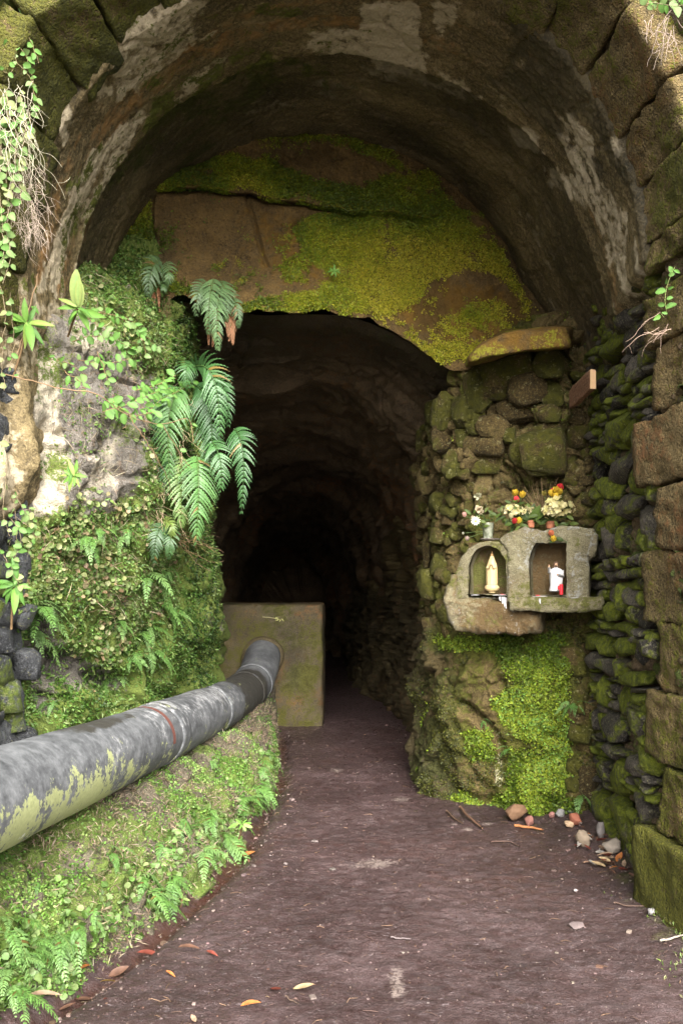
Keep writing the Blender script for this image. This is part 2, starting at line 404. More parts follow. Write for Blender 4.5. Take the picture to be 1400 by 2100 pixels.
# ------------------------------------------------------------------ the vault and the ring of dressed stone
ZC = lambda d: 3.2 + .04 * (d - 4.3)
XC = lambda d: -.02 - .05 * (d - 4.3)
arch = empty('stone_arch', (0, 4.3, 0), 'old stone arch with mossy dressed blocks round a stained plaster vault at the tunnel mouth', 'arch')
def vault():
    th = np.concatenate([np.linspace(-.30, math.pi + .1, 600), np.linspace(math.pi + .105, math.pi + 1.0, 120)])
    d = np.concatenate([np.linspace(4.05, 5.06, 140), np.linspace(5.062, 5.075, 5), np.linspace(5.08, 6.75, 190)])
    T, D = np.meshgrid(th, d)
    step = ss(5.05, 5.08, D + .05 * fbm(np.stack([T * 1.5, T * 0, D * 0], -1), 3, 2))
    R = 1.53 + .05 * step
    R = R - .012 * ss(4.9, 5.05, D) * (1 - step) + .10 * ss(4.27, 4.16, D)
    dirx, dirz = np.cos(T), np.sin(T)
    dz = np.where(T < 0, 1.53 * T, np.where(T > math.pi, -1.53 * (T - math.pi), 0))
    cx_ = np.where(T < 0, 1, np.where(T > math.pi, -1, dirx)); cz_ = np.where((T < 0) | (T > math.pi), 0, dirz)
    U = np.stack([T * 1.53, D, D * 0], -1)
    f1, f2, idv = worley(U + .12 * np.stack([fbm(U, 3, 8, sc=3), fbm(U, 3, 9, sc=3), U[..., 2]], -1), 5, (2.2, 1.7, 1))
    R = R - .022 * fbm(U, 3, 11, sc=(1.0, 1.6, 1)) - .006 * fbm(U, 4, 12, sc=(5, 12, 1)) - .0035 * fbm(U, 2, 14, sc=40)
    R = R + .008 * np.exp(-((f2 - f1) / .04) ** 2) - .010 * (idv - .5)
    R = R + .22 * ss(.03, -.07, T + .13 * (D - 4.3) + .03 * fbm(U, 3, 15, sc=5))
    R = R + .30 * ss(math.pi + .74, math.pi + .97, T) - .035 * ss(math.pi, math.pi + .2, T) * fbm(U, 4, 18, sc=(4, 7, 1))
    V = np.stack([XC(D) + R * cx_ + .15 * np.clip(D - 4.3, 0, 1.5) * ss(.45, -.1, T), D, ZC(D) + R * cz_ + dz], -1)
    px, py = proj(V)
    mk = np.zeros(T.shape + (4,))
    st = fbm(U, 4, 31, sc=(.9, 9, 1)); st2 = fbm(U, 4, 33, sc=(1.4, 3.2, 1)); st3 = fbm(U, 3, 35, sc=(3, 8, 1))
    fr = 1 - step
    pale = .60 * ss(.05, .65, st2 + .35 * st3) * (fr + .55 * step)
    for poly, a in (([(740, 0), (860, 0), (870, 120), (880, 170), (770, 150), (735, 80)], .75), ([(880, 0), (960, 0), (930, 60), (890, 90)], .5), ([(730, 130), (860, 150), (1000, 200), (960, 210), (840, 170), (740, 165)], .55),
                    ([(1030, 250), (1100, 270), (1110, 315), (1060, 300)], .85), ([(1160, 230), (1215, 280), (1220, 320), (1180, 310)], .95), ([(895, 140), (960, 170), (970, 200), (910, 180)], .7),
                    ([(190, 170), (235, 165), (240, 200), (200, 210)], .7), ([(255, 175), (290, 175), (285, 195)], .6), ([(1110, 330), (1200, 370), (1250, 440), (1200, 430), (1120, 380)], .55), ([(1000, 290), (1060, 340), (1050, 350)], .5),
                    ([(1060, 110), (1080, 120), (1080, 150), (1055, 140)], .5), ([(110, 250), (140, 210), (150, 250), (130, 300)], .7)):
        pale = np.maximum(pale, a * polymask(px, py, poly, 14))
    # long lime runs down the left haunch
    w = polymask(px, py, [(285, 225), (300, 240), (215, 330), (160, 450), (115, 600), (75, 600), (110, 480), (150, 390), (200, 310)], 16)
    pale = np.maximum(pale, w * (.66 + .5 * st)); pale = np.maximum(pale, .8 * polymask(px, py, [(190, 300), (205, 305), (165, 380), (155, 375)], 8))
    mk[..., 1] = pale
    org = polymask(px, py, [(340, 200), (400, 215), (280, 330), (200, 420), (150, 600), (60, 600), (80, 500), (140, 400), (220, 300)], 30) * (.5 + .4 * st)
    mk[..., 2] = np.maximum(org, .36 * ss(0, .6, st) * fr + .1)
    mk[..., 0] = np.maximum(.52 * ss(-.2, .6, st3 + .5 * st2) * np.where(T > math.pi / 2, 1, .6), .62 * polymask(px, py, [(300, 150), (560, 60), (700, 150), (560, 200), (420, 220), (250, 330)], 40)) * (.55 + .5 * ss(-.3, .4, fbm(U, 3, 39, sc=6)))
    low = ss(590, 640, py) * (T > math.pi / 2)
    mk[..., 1] = np.maximum(mk[..., 1], low * (.42 + .55 * st2)); mk[..., 2] = np.maximum(mk[..., 2] * (1 - low), low * (.25 + .3 * st2)); mk[..., 0] *= 1 - low
    mk[..., 3] = (.55 + .35 * fbm(U, 4, 63, sc=(1.2, 3, 1))) * step + .95 * ss(-.12, .30, fbm(U, 4, 61, sc=(1.1, 2, 1))) * (1 - step) * (1 - low) * (1 - np.clip(1.3 * w, 0, 1)) * (1 - np.clip(pale * 1.2, 0, 1))  # recessed back band: its shadow painted in as near-black film
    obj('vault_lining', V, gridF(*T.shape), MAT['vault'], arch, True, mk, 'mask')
vault()

def boxgrid(n, p=6.0):
    """unit rounded box, n x n quads a side: vertices in [-1, 1]"""
    a = np.linspace(-1, 1, n + 1); V = []; Fs = []; o = 0
    A, B = np.meshgrid(a, a, indexing='ij')
    for ax in range(3):
        for s in (-1, 1):
            q = np.zeros((n + 1, n + 1, 3)); q[..., ax] = s; q[..., (ax + 1) % 3] = A * s; q[..., (ax + 2) % 3] = B
            V.append(q.reshape(-1, 3)); Fs.append(gridF(n + 1, n + 1) [:, ::-1] + o); o += (n + 1) ** 2
    V = np.concatenate(V); Fs = np.concatenate(Fs)
    key = np.round(V * 1000).astype(int); _, first, inv = np.unique(key, axis=0, return_index=True, return_inverse=True)
    V = V[first]; Fs = inv.ravel()[Fs]
    ln = (np.abs(V) ** p).sum(1) ** (1 / p)
    return V / ln[:, None], Fs

BG = boxgrid(16, 26.0)
def ring_block(mapper, seed, moss, pale=0, mat=None, algae=0):
    V = BG[0].copy()
    Wd = mapper(V)
    n = np.stack([fbm(Wd, 4, seed + k, sc=4.5) for k in range(3)], -1)
    Wd = Wd + .017 * n + .009 * np.stack([fbm(Wd, 2, seed + 7 + k, sc=22) for k in range(3)], -1)
    mk = np.zeros((len(Wd), 4)); nz = fbm(Wd, 3, 71, sc=2.3)
    mk[:, 3] = algae + .3 * nz; mk[:, 0] = moss + .22 * nz; mk[:, 1] = pale + .12 * nz; mk[:, 2] = .2 - .3 * nz
    return obj('block', Wd, BG[1], mat or MAT['ashlar'], arch, True, mk, 'mask')

def ring():
    # jamb courses (heights of the joints) and voussoir angles above the springing
    zr = [-.12, .396, .728, 1.084, 1.42, 1.77, 2.09, 2.45, 2.79, 3.05]
    back = [4.30, 4.14, 4.33, 4.20, 4.36, 4.18, 4.42, 4.24, 4.34]
    mossr = [.85, .68, .50, .40, .38, .26, .24, .34, .38]
    for side in (1,):
        for k in range(9):
            z0, z1 = zr[k] + .004, zr[k + 1] - .004
            if side < 0: z0 += .1 * math.sin(k * 2.1) * (k > 0); z1 += .1 * math.sin((k + 1) * 2.1) * (k < 8)
            b = back[k] if side > 0 else 4.28 + .05 * math.sin(k * 3)
            f = 3.70 + (.02 * math.sin(k * 5)); off = .012 * math.sin(k * 4.7); sl = .17
            base_bulge = .07 if k == 0 else 0
            def mp(V, z0=z0, z1=z1, b=b, f=f, side=side, off=off, bb=base_bulge):
                d = (f + b) / 2 + V[:, 1] * (b - f) / 2
                xin = (1.53 if side > 0 else 1.57) - .0 + .14 * (4.3 - d) + off - bb
                x = side * (xin + .13 + V[:, 0] * side * .13)
                tilt = sl * .0
                return np.stack([x, d, (z0 + z1) / 2 + V[:, 2] * (z1 - z0) / 2 + tilt], -1)
            ring_block(mp, k * 3 + (side > 0) * 50, (mossr[k] if side > 0 else .48), 0, MAT['wet'] if side < 0 else None)
    blk_top = lambda V: np.stack([-(1.57 + .14 * (4.3 - (4.0 + V[:, 1] * .28)) + .13 - V[:, 0] * .13), 4.0 + V[:, 1] * .28, 2.98 + V[:, 2] * .14], -1)
    ring_block(blk_top, 77, .5, algae=.3)
    ang = [-2, 3, 13.6, 24, 37, 48, 58, 69, 80, 91, 102, 113, 124, 135, 146, 157, 169, 182]
    for k in range(len(ang) - 1):
        a0, a1 = math.radians(ang[k]) + .003, math.radians(ang[k + 1]) - .003
        b = 4.36 if k % 2 else 4.27
        off = .008 * math.sin(k * 3.3)
        def mp(V, a0=a0, a1=a1, b=b, off=off):
            f = 3.76
            d = (f + b) / 2 + V[:, 1] * (b - f) / 2
            t = (a0 + a1) / 2 - V[:, 2] * (a1 - a0) / 2
            r = 1.535 + .10 * (4.3 - d) + off + .12 + V[:, 0] * .12
            return np.stack([XC(4.3) + r * np.cos(t), d, 3.2 + r * np.sin(t)], -1)
        ring_block(mp, 200 + k * 5, .72 if k > 9 else .44, algae=.45 if k > 5 else .12)
ring()

# ------------------------------------------------------------------ facade and hill over the tunnel
def hillside():
    # path along the outside of the stone ring, then outwards and back over the tunnel
    pts = [(1.82, -.3)] + [(1.82, z) for z in np.linspace(.2, 3.0, 12)] + [(1.76 * math.cos(a), 3.2 + 1.74 * math.sin(a)) for a in np.linspace(0, math.pi, 46)] + [(-1.82, z) for z in np.linspace(3.0, .2, 12)] + [(-1.82, -.3)]
    pts = np.array(pts); n = len(pts)
    rad = pts - np.array([0, 3.2]); dirs = np.where((pts[:, 1:2] >= 3.2), nrm(rad), np.stack([np.sign(pts[:, 0]), pts[:, 0] * 0], -1))
    rows = [(.1, 4.5), (.05, 4.2), (0, 3.80), (.06, 3.68), (.2, 3.64), (.6, 3.66), (1, 3.75), (1.6, 3.85), (2.3, 4.0), (3.2, 4.4), (4.2, 5.2), (5.2, 6.4), (6, 8), (6.5, 11), (6.8, 16), (6.8, 22), (6.8, 30)]
    V = np.array([[(p[0] + q[0] * r, d, p[1] + q[1] * r) for p, q in zip(pts, dirs)] for r, d in rows])
    V = catmull(catmull(V, 150, 0), 300, 1)
    N = gnormals(V, (0, -20, 2))
    V = V + N * (.10 * fbm(V, 4, 5, sc=1.1) + .03 * fbm(V, 4, 6, sc=6))[..., None] * ss(4.4, 3.9, V[..., 1])[..., None]
    mk = np.zeros(V.shape[:2] + (4,)); mk[..., 0] = .42 + .3 * fbm(V, 3, 8, sc=.8) + .25 * ss(3.9, 6, V[..., 1])
    o = obj('hillside', V, gridF(*V.shape[:2]), MAT['cliff'], None, True, mk, 'mask', origin=(0, 4, 0))
    tag(o, 'steep earthy hillside above and beside the stone arch', None, None, 'structure')
    hillside.V = V
    i = V[-1]; c = i.mean(0)
    e = obj('hillside', np.concatenate([i, [c]]), np.array([[k, k + 1, len(i)] for k in range(len(i) - 1)]), MAT['cliff'], None, True, np.zeros((len(i) + 1, 4)), 'mask', origin=(0, 30, 0))
    tag(e, 'back of the hill far behind the tunnel', None, None, 'structure')
hillside()

# ------------------------------------------------------------------ lunette: the living rock closing the upper arch
EDGE = np.array([(100, 760), (200, 700), (290, 640), (340, 615), (380, 600), (420, 618), (500, 641), (570, 643), (640, 640), (700, 645), (760, 652), (800, 672), (840, 700), (870, 724), (900, 745), (930, 753), (960, 752), (1000, 740), (1060, 715), (1120, 700), (1250, 690)], float)
LD = lambda px: 5.9 + .5 * np.clip((px - 200) / 900, -.2, 1.2)
CRACK = np.array([(0, 480), (250, 420), (310, 388), (380, 386), (450, 384), (500, 388), (560, 402), (640, 425), (700, 438), (830, 445), (1000, 450), (1300, 470)], float)
def lunette():
    px = np.linspace(120, 1230, 560)
    ey = np.interp(px, EDGE[:, 0], EDGE[:, 1]); ey = ey + 5 * vnoise(np.stack([px / 23, px * 0, px * 0], -1), 3) + 9 * vnoise(np.stack([px / 80, px * 0, px * 0], -1), 4)
    s = np.linspace(0, 1, 330)[:, None]
    py = 150 + (ey - 150) * s; PX = np.broadcast_to(px, py.shape)
    d = LD(PX)
    cy = np.interp(PX, CRACK[:, 0], CRACK[:, 1]) + 4 * vnoise(np.stack([PX / 30, PX * 0, PX * 0], -1), 8)
    below = ss(-2, 2, py - cy)
    lo = (1 - ss(0, 10, py - cy)) * below
    amt = polymask(PX, py, [(280, 300), (860, 300), (860, 560), (280, 560)], 60)
    d = d + amt * (-.10 * ss(-70, 0, py - cy) * (1 - below) + .08 * lo - .02 * below)   # upper bed overhangs the slab
    d = d - .10 * np.exp(-((ey - py) / 60) ** 2)                                          # swelling lower lip
    V = W(PX, py, d)
    n = fbm(V, 5, 21, sc=1.5); n2 = fbm(V, 4, 22, sc=7); n3 = fbm(V, 3, 23, sc=30)
    V[..., 1] += .07 * n + .018 * n2 + .006 * n3
    # thin side cracks
    for cr in ([(500, 390), (518, 440), (530, 480), (545, 540)], [(310, 395), (312, 470), (318, 540)], [(640, 425), (600, 460)]):
        cr = np.array(cr, float); dist = np.full(PX.shape, 1e9)
        for a, b in zip(cr[:-1], cr[1:]):
            t = np.clip(((PX - a[0]) * (b - a)[0] + (py - a[1]) * (b - a)[1]) / ((b - a) @ (b - a)), 0, 1)
            dist = np.minimum(dist, np.hypot(PX - a[0] - t * (b - a)[0] + 5 * n2, py - a[1] - t * (b - a)[1]))
        V[..., 1] += .035 * np.exp(-(dist / 4) ** 2)
    qx, qy = proj(V)
    mo = np.zeros(PX.shape)
    for poly, a, f in (([(300, 380), (390, 325), (480, 315), (560, 335), (640, 362), (760, 392), (840, 415), (1000, 440), (830, 448), (640, 428), (500, 390), (330, 386)], 1, 14),
                       ([(640, 440), (700, 420), (790, 355), (880, 350), (960, 440), (1030, 510), (1080, 600), (1085, 668), (1060, 610), (1010, 570), (950, 560), (880, 580), (840, 632), (800, 644), (700, 648), (640, 600), (670, 570), (630, 530), (600, 470)], 1, 18),
                       ([(470, 285), (580, 260), (700, 272), (800, 310), (900, 385), (960, 440), (900, 420), (800, 340), (700, 300), (580, 280)], .8, 12),
                       ([(150, 560), (200, 500), (260, 430), (310, 400), (312, 540), (380, 590), (480, 615), (500, 645), (400, 610), (330, 590), (150, 700)], 1, 14),
                       ([(490, 620), (560, 600), (640, 595), (680, 620), (680, 645), (500, 645)], .9, 10),
                       ([(868, 712), (930, 700), (985, 712), (970, 740), (900, 752)], .95, 10),
                       ([(430, 520), (520, 470), (620, 460), (640, 560), (560, 600), (440, 600)], .42, 30),
                       ([(880, 560), (1080, 560), (1090, 690), (880, 700)], .35, 30)):
        mo = np.maximum(mo, a * polymask(qx, qy, poly, f))
    nn = fbm(V, 4, 41, sc=6)
    mk = np.zeros(PX.shape + (4,))
    mk[..., 0] = np.clip(mo * .9 + .42 * nn - .10, 0, 1); mk[..., 3] = .5 * ss(.0, .5, fbm(V, 4, 46, sc=(3, 3, .8)))
    mk[..., 2] = .55 * polymask(qx, qy, [(480, 420), (700, 450), (760, 600), (560, 600)], 60) + .75 * polymask(qx, qy, [(780, 630), (900, 570), (1090, 600), (1090, 700), (900, 720)], 30)
    o = obj('rock_face', V, gridF(*PX.shape), MAT['lunette'], None, True, mk, 'mask')
    tag(o, 'brown cracked rock face with lime green moss filling the top of the arch', None, None, 'structure')
    return V, mo + .42 * nn + .25 * fbm(V, 3, 44, sc=2.4), ey, px
LV, LMOSS, LEY, LPX = lunette()

# ------------------------------------------------------------------ tunnel roof, running back from the lip of the rock face
def roof():
    ex = np.linspace(120, 1230, 12); ed = LD(ex) - .02
    rows = []
    base = W(ex, np.interp(ex, EDGE[:, 0], EDGE[:, 1]) + 4, ed + .03)
    rows.append(base)
    prof = [  # depth, list of (px,py) over the visible span
        (6.7, [(150, 900), (340, 790), (430, 715), (520, 700), (640, 700), (760, 712), (830, 748), (885, 788), (950, 800), (1010, 800), (1100, 790), (1230, 780)]),
        (7.6, [(180, 1100), (350, 930), (420, 815), (510, 782), (630, 775), (740, 798), (810, 838), (862, 880), (920, 910), (1000, 930), (1080, 930), (1180, 930)]),
        (8.2, [(200, 1200), (360, 990), (430, 850), (515, 800), (630, 792), (730, 822), (800, 868), (845, 915), (890, 960), (960, 980), (1040, 990), (1120, 990)]),
        (9.6, [(260, 1400), (390, 1090), (440, 960), (520, 900), (620, 885), (710, 905), (780, 950), (820, 1000), (850, 1080), (880, 1200), (920, 1300), (980, 1400)]),
        (11.5, [(320, 1500), (430, 1160), (470, 1040), (530, 975), (610, 960), (680, 975), (735, 1010), (775, 1070), (800, 1150), (820, 1300), (850, 1400), (880, 1500)]),
        (15, [(420, 1500), (480, 1250), (510, 1130), (550, 1070), (610, 1050), (660, 1065), (695, 1100), (715, 1150), (730, 1250), (740, 1330), (750, 1400), (770, 1450)]),
        (20, [(470, 1450), (510, 1280), (530, 1200), (560, 1160), (600, 1150), (630, 1160), (655, 1190), (670, 1230), (680, 1290), (690, 1330), (700, 1350), (710, 1370)])]
    for d, pr in prof:
        pr = np.array(pr, float); rows.append(W(pr[:, 0], pr[:, 1], d))
    V = catmull(catmull(np.array(rows), 330, 0), 330, 1)
    # keep the lip joined to the face
    N = gnormals(V, (0, 3, 1)); t = ss(0, .06, np.linspace(0, 1, 330))[:, None]
    f1, f2, idv = worley(V + .2 * np.stack([fbm(V, 2, 1, sc=2), fbm(V, 2, 2, sc=2), fbm(V, 2, 3, sc=2)], -1), 12, (1.1, 1.6, 1.5))
    h = .13 * fbm(V, 4, 61, sc=(.8, 1.4, 1.4)) + .03 * fbm(V, 4, 62, sc=(3, 3.2, 6)) + .012 * fbm(V, 3, 63, sc=14) - .03 * np.exp(-((f2 - f1) / .05) ** 2) + .05 * (idv - .5)
    h = h + .06 * np.tanh(4 * fbm(V, 3, 67, sc=(.45, 1.5, .6))) + .012 * np.tanh(4 * fbm(V, 3, 68, sc=(1.6, 1.6, 6)))
    h = h - np.where((np.linspace(0, 1, 330) < .2)[:, None], np.maximum(h, -.02) * .9, 0)   # nothing hangs below the lip
    V = V + N * (h * t)[..., None]
    mk = np.zeros(V.shape[:2] + (4,))
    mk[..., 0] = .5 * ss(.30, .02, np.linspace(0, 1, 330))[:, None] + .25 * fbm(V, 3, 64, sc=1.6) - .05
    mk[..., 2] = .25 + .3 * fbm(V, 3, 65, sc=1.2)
    mk[..., 3] = .75 * ss(.26, .12, np.linspace(0, 1, 330))[:, None] + .25 + .3 * fbm(V, 3, 66, sc=(1, 3, 2))  # roof painted darker behind the lip, against light thrown up by the ground
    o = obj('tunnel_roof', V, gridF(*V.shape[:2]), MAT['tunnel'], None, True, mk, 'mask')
    tag(o, 'dark rough rock roof of the tunnel receding behind the mossy lip', None, None, 'structure')
    e = V[-1]; c = np.array([e[:, 0].mean(), 21, .5])
    q = obj('tunnel_end', np.concatenate([e, [c], [(e[0, 0] - 1, 20, -.5), (e[-1, 0] + 1, 20, -.5)]]), np.array([[k, k + 1, len(e)] for k in range(len(e) - 1)] + [[len(e) - 1, len(e) + 2, len(e)], [len(e) + 1, 0, len(e)], [len(e) + 2, len(e) + 1, len(e)]]), MAT['tunnel'], None, True, np.zeros((len(e) + 3, 4)), 'mask')
    tag(q, 'black far end of the tunnel where it bends out of sight', None, None, 'structure')
roof()

# ------------------------------------------------------------------ left: rock pillar
def pillar():
    R = [  # py, [(px, d) x 8]
        (470, [(-70, 5.9), (30, 5.9), (110, 5.95), (190, 6.0), (260, 6.05), (310, 6.1), (340, 6.3), (380, 8.0)]),
        (560, [(-70, 5.3), (30, 5.3), (110, 5.5), (190, 5.75), (260, 5.8), (315, 5.85), (345, 6.2), (390, 8.0)]),
        (620, [(-70, 4.5), (30, 4.75), (110, 4.9), (190, 5.15), (260, 5.45), (320, 5.75), (360, 6.1), (400, 8.0)]),
        (690, [(-70, 4.4), (30, 4.42), (110, 4.6), (190, 4.85), (260, 5.15), (330, 5.55), (374, 6.0), (410, 8.5)]),
        (820, [(-70, 4.35), (30, 4.34), (110, 4.47), (190, 4.72), (260, 4.98), (335, 5.4), (384, 6.0), (420, 9.0)]),
        (960, [(-70, 4.32), (30, 4.32), (110, 4.42), (190, 4.65), (262, 4.92), (340, 5.35), (395, 6.0), (425, 9.2)]),
        (1100, [(-70, 4.3), (20, 4.28), (110, 4.42), (195, 4.72), (275, 5.08), (350, 5.6), (408, 6.4), (430, 9.3)]),
        (1240, [(-80, 4.2), (10, 4.2), (110, 4.5), (200, 4.86), (290, 5.4), (370, 6.1), (436, 6.9), (440, 9.4)]),
        (1330, [(-90, 4.15), (0, 4.28), (110, 4.66), (205, 5.08), (295, 5.7), (375, 6.4), (442, 7.2), (440, 9.5)]),
        (1420, [(-100, 4.1), (0, 4.35), (110, 4.75), (205, 5.2), (290, 5.8), (365, 6.5), (430, 7.3), (440, 9.5)]),
        (1560, [(-110, 4.0), (0, 4.4), (110, 4.85), (205, 5.3), (285, 5.9), (355, 6.6), (425, 7.4), (440, 9.5)]),
        (1760, [(-130, 4.0), (0, 4.5), (110, 4.9), (205, 5.4), (285, 6.0), (355, 6.7), (425, 7.5), (440, 9.5)])]
    A = np.array([[(*q, py) for q in r] for py, r in R], float)
    A = catmull(catmull(A, 430, 0), 330, 1)
    V = W(A[..., 0], A[..., 2], A[..., 1])
    N = gnormals(V, (0, 0, 1.6))
    f1, f2, idv = worley(V + .10 * np.stack([fbm(V, 3, 1, sc=3), fbm(V, 3, 2, sc=3), fbm(V, 3, 3, sc=3)], -1), 32, (2.2, 1.8, 2.8))
    low = ss(1.9, 1.2, V[..., 2])
    h = .10 * fbm(V, 4, 71, sc=1.7) + .035 * fbm(V, 4, 72, sc=6) + .010 * fbm(V, 3, 73, sc=22) + .07 * (idv - .5) - .06 * np.exp(-((f2 - f1) / .09) ** 2)
    h = h + low * .06 * fbm(V, 3, 75, sc=3.1)
    V = V + N * h[..., None]
    px, py = proj(V)
    # dark hollow in the lower left
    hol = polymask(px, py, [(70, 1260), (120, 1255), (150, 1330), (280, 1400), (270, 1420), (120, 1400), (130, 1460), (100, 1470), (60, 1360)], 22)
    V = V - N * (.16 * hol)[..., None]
    mk = np.zeros(px.shape + (4,)); nz = fbm(V, 4, 77, sc=4)
    bare = polymask(px, py, [(20, 640), (140, 620), (200, 660), (260, 700), (330, 790), (320, 900), (300, 1000), (250, 1060), (130, 1060), (60, 1080), (20, 1050)], 40)
    mk[..., 0] = np.clip(.95 - bare * .78 + .45 * nz, 0, 1) * (1 - .9 * hol)
    pale = polymask(px, py, [(45, 700), (110, 720), (125, 860), (130, 1050), (70, 1060), (75, 900)], 16) * .72 + polymask(px, py, [(95, 860), (135, 880), (130, 1000), (100, 1060), (70, 1050)], 12) * .4 + polymask(px, py, [(150, 650), (240, 670), (250, 730), (160, 720)], 20) * .6 \
        + polymask(px, py, [(190, 930), (240, 900), (235, 1000), (180, 1010)], 20) * .55 + .15 * bare
    mk[..., 1] = np.clip(pale + .3 * bare * nz, 0, 1)
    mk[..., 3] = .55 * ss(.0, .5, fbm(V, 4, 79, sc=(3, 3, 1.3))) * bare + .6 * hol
    mk[..., 2] = .22 * bare + polymask(px, py, [(95, 860), (112, 860), (115, 1000), (100, 1040), (90, 960)], 9) * .8 + .25 * polymask(px, py, [(40, 700), (100, 700), (100, 1000), (40, 1000)], 20)
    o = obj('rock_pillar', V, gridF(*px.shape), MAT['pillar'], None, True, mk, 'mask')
    tag(o, 'pale overgrown rock buttress on the left of the tunnel mouth', None, None, 'structure')
    return V, N, px, py, bare, hol
PV, PN, PPX, PPY, PBARE, PHOL = pillar()

# ------------------------------------------------------------------ right: rock pier, turning into the tunnel's right wall
PLAN = np.array([(.1, 20.5), (.22, 15), (.62, 11.5), (.84, 9.4), (.80, 8.2), (.76, 7.2), (.79, 6.6), (.90, 6.28), (1.15, 6.1), (1.42, 5.95), (1.65, 5.82), (1.9, 5.75)])
def pier():
    s = catmull(PLAN, 700, 0)
    # spend most columns on the near part
    L = np.concatenate([[0], np.cumsum(np.linalg.norm(np.diff(s, axis=0), axis=1))]); wgt = np.interp(L, [0, L[-1] - 3.4, L[-1]], [0, .25, 1])
    u = np.linspace(0, 1, 560); s = np.stack([np.interp(u, wgt, s[:, 0]), np.interp(u, wgt, s[:, 1])], -1)
    z = np.linspace(-.15, 3.55, 430)
    V = np.zeros((430, 560, 3)); V[..., 0] = s[None, :, 0]; V[..., 1] = s[None, :, 1]; V[..., 2] = z[:, None]
    N = gnormals(V, (0, 4, 1.6))
    # the foot spreads, the waist under the shrine is hollow
    prof = np.interp(z, [-.2, .0, .35, .75, 1.0, 1.2, 1.7, 2.3, 2.8, 3.3, 3.6], [.10, .08, .04, .06, .05, .0, -.02, .03, .0, -.05, -.12])
    V = V + N * prof[:, None, None]
    px, py = proj(V)
    near = ss(8.5, 6.8, V[..., 1])
    Q = V + .10 * np.stack([fbm(V, 3, 1, sc=2.6), fbm(V, 3, 2, sc=2.6), fbm(V, 3, 3, sc=2.6)], -1)
    f1, f2, idv = worley(Q, 42, (2.6, 2.6, 2.6)); g1, g2, idw = worley(Q, 47, (6.5, 6.5, 8.5))
    h = .07 * fbm(V, 4, 81, sc=1.8) + .03 * fbm(V, 4, 82, sc=7) + .009 * fbm(V, 3, 83, sc=26)
    lo_ = ss(1.7, 1.3, V[..., 2]); h = h + .15 * (idv - .5) * (1 - .35 * lo_) - (.055 - .035 * lo_) * np.exp(-((f2 - f1) / .08) ** 2) + lo_ * (.05 * fbm(V, 4, 85, sc=4) + .022 * fbm(V, 4, 86, sc=14))
    up = ss(1.5, 1.9, V[..., 2]) + ss(.95, .85, px / 1000) * ss(.5, .9, V[..., 2])
    h = h + np.clip(up, 0, 1) * (.06 * (idw - .5) - .035 * np.exp(-((g2 - g1) / .1) ** 2))
    # lumps seen under the shrine, and the big beds
    for cx, cy, rx, ry, a in ((1000, 1430, 70, 75, .16), (975, 1540, 60, 60, .12), (1110, 1620, 80, 45, .05), (1120, 1450, 70, 120, .05), (905, 1560, 40, 90, .08), (1060, 1010, 110, 60, -.06), (1090, 1290, 70, 22, -.10), (1080, 1560, 60, 16, -.08)):
        h = h + a * np.exp(-((px - cx) / rx) ** 2 - ((py - cy) / ry) ** 2)
    cr = np.array([(950, 1440), (990, 1470), (1020, 1500), (1030, 1530)], float)
    dist = np.full(px.shape, 1e9)
    for a, b in zip(cr[:-1], cr[1:]):
        t = np.clip(((px - a[0]) * (b - a)[0] + (py - a[1]) * (b - a)[1]) / ((b - a) @ (b - a)), 0, 1); dist = np.minimum(dist, np.hypot(px - a[0] - t * (b - a)[0], py - a[1] - t * (b - a)[1]))
    h = h - .09 * np.exp(-(dist / 8) ** 2) * near
    V = V + N * h[..., None]
    px, py = proj(V); nz = fbm(V, 4, 87, sc=4)
    mk = np.zeros(px.shape + (4,))
    bright = np.zeros(px.shape)
    for poly, a in (([(880, 1300), (960, 1305), (1165, 1300), (1170, 1450), (1178, 1650), (1195, 1690), (990, 1668), (1010, 1640), (1040, 1600), (1045, 1540), (1090, 1530), (1050, 1500), (1005, 1440), (1050, 1400), (1010, 1345), (890, 1330)], 1.0),
                    ([(940, 1490), (1000, 1500), (1015, 1560), (960, 1570)], .8), ([(910, 1630), (960, 1620), (1000, 1670), (930, 1660)], .9)):
        bright = np.maximum(bright, a * polymask(px, py, poly, 16))
    mk[..., 0] = np.clip(.38 * near + .35 * nz + .15 * ss(2.2, 1.2, V[..., 2]) * near + bright * .5, 0, 1)
    mk[..., 1] = np.clip(.28 * near * ss(1.8, 2.2, V[..., 2]) * ss(900, 980, px) + .25 * nz, 0, 1) * near + .9 * polymask(px, py, [(1012, 1545), (1028, 1545), (1035, 1625), (1015, 1640)], 7) + .6 * polymask(px, py, [(1010, 1490), (1030, 1510), (1025, 1540)], 10)
    mk[..., 2] = .25 + .2 * nz
    mk[..., 3] = .25 * ss(.6, .1, V[..., 2]) + .55 * ss(1000, 900, px) * ss(1.7, 1.2, V[..., 2]) + .4 * ss(880, 850, px)  # lower left gets less light; that dimness is painted in here
    o = obj('rock_pier', V, gridF(*px.shape), MAT['pier'], None, True, mk, 'mask', origin=(1.1, 6.1, 0))
    tag(o, 'rough mossy rock pier on the right that carries the small shrine', None, None, 'structure')
    return o, V, N, px, py, bright, near
PIER, IV, IN, IPX, IPY, IBR, INEAR = pier()

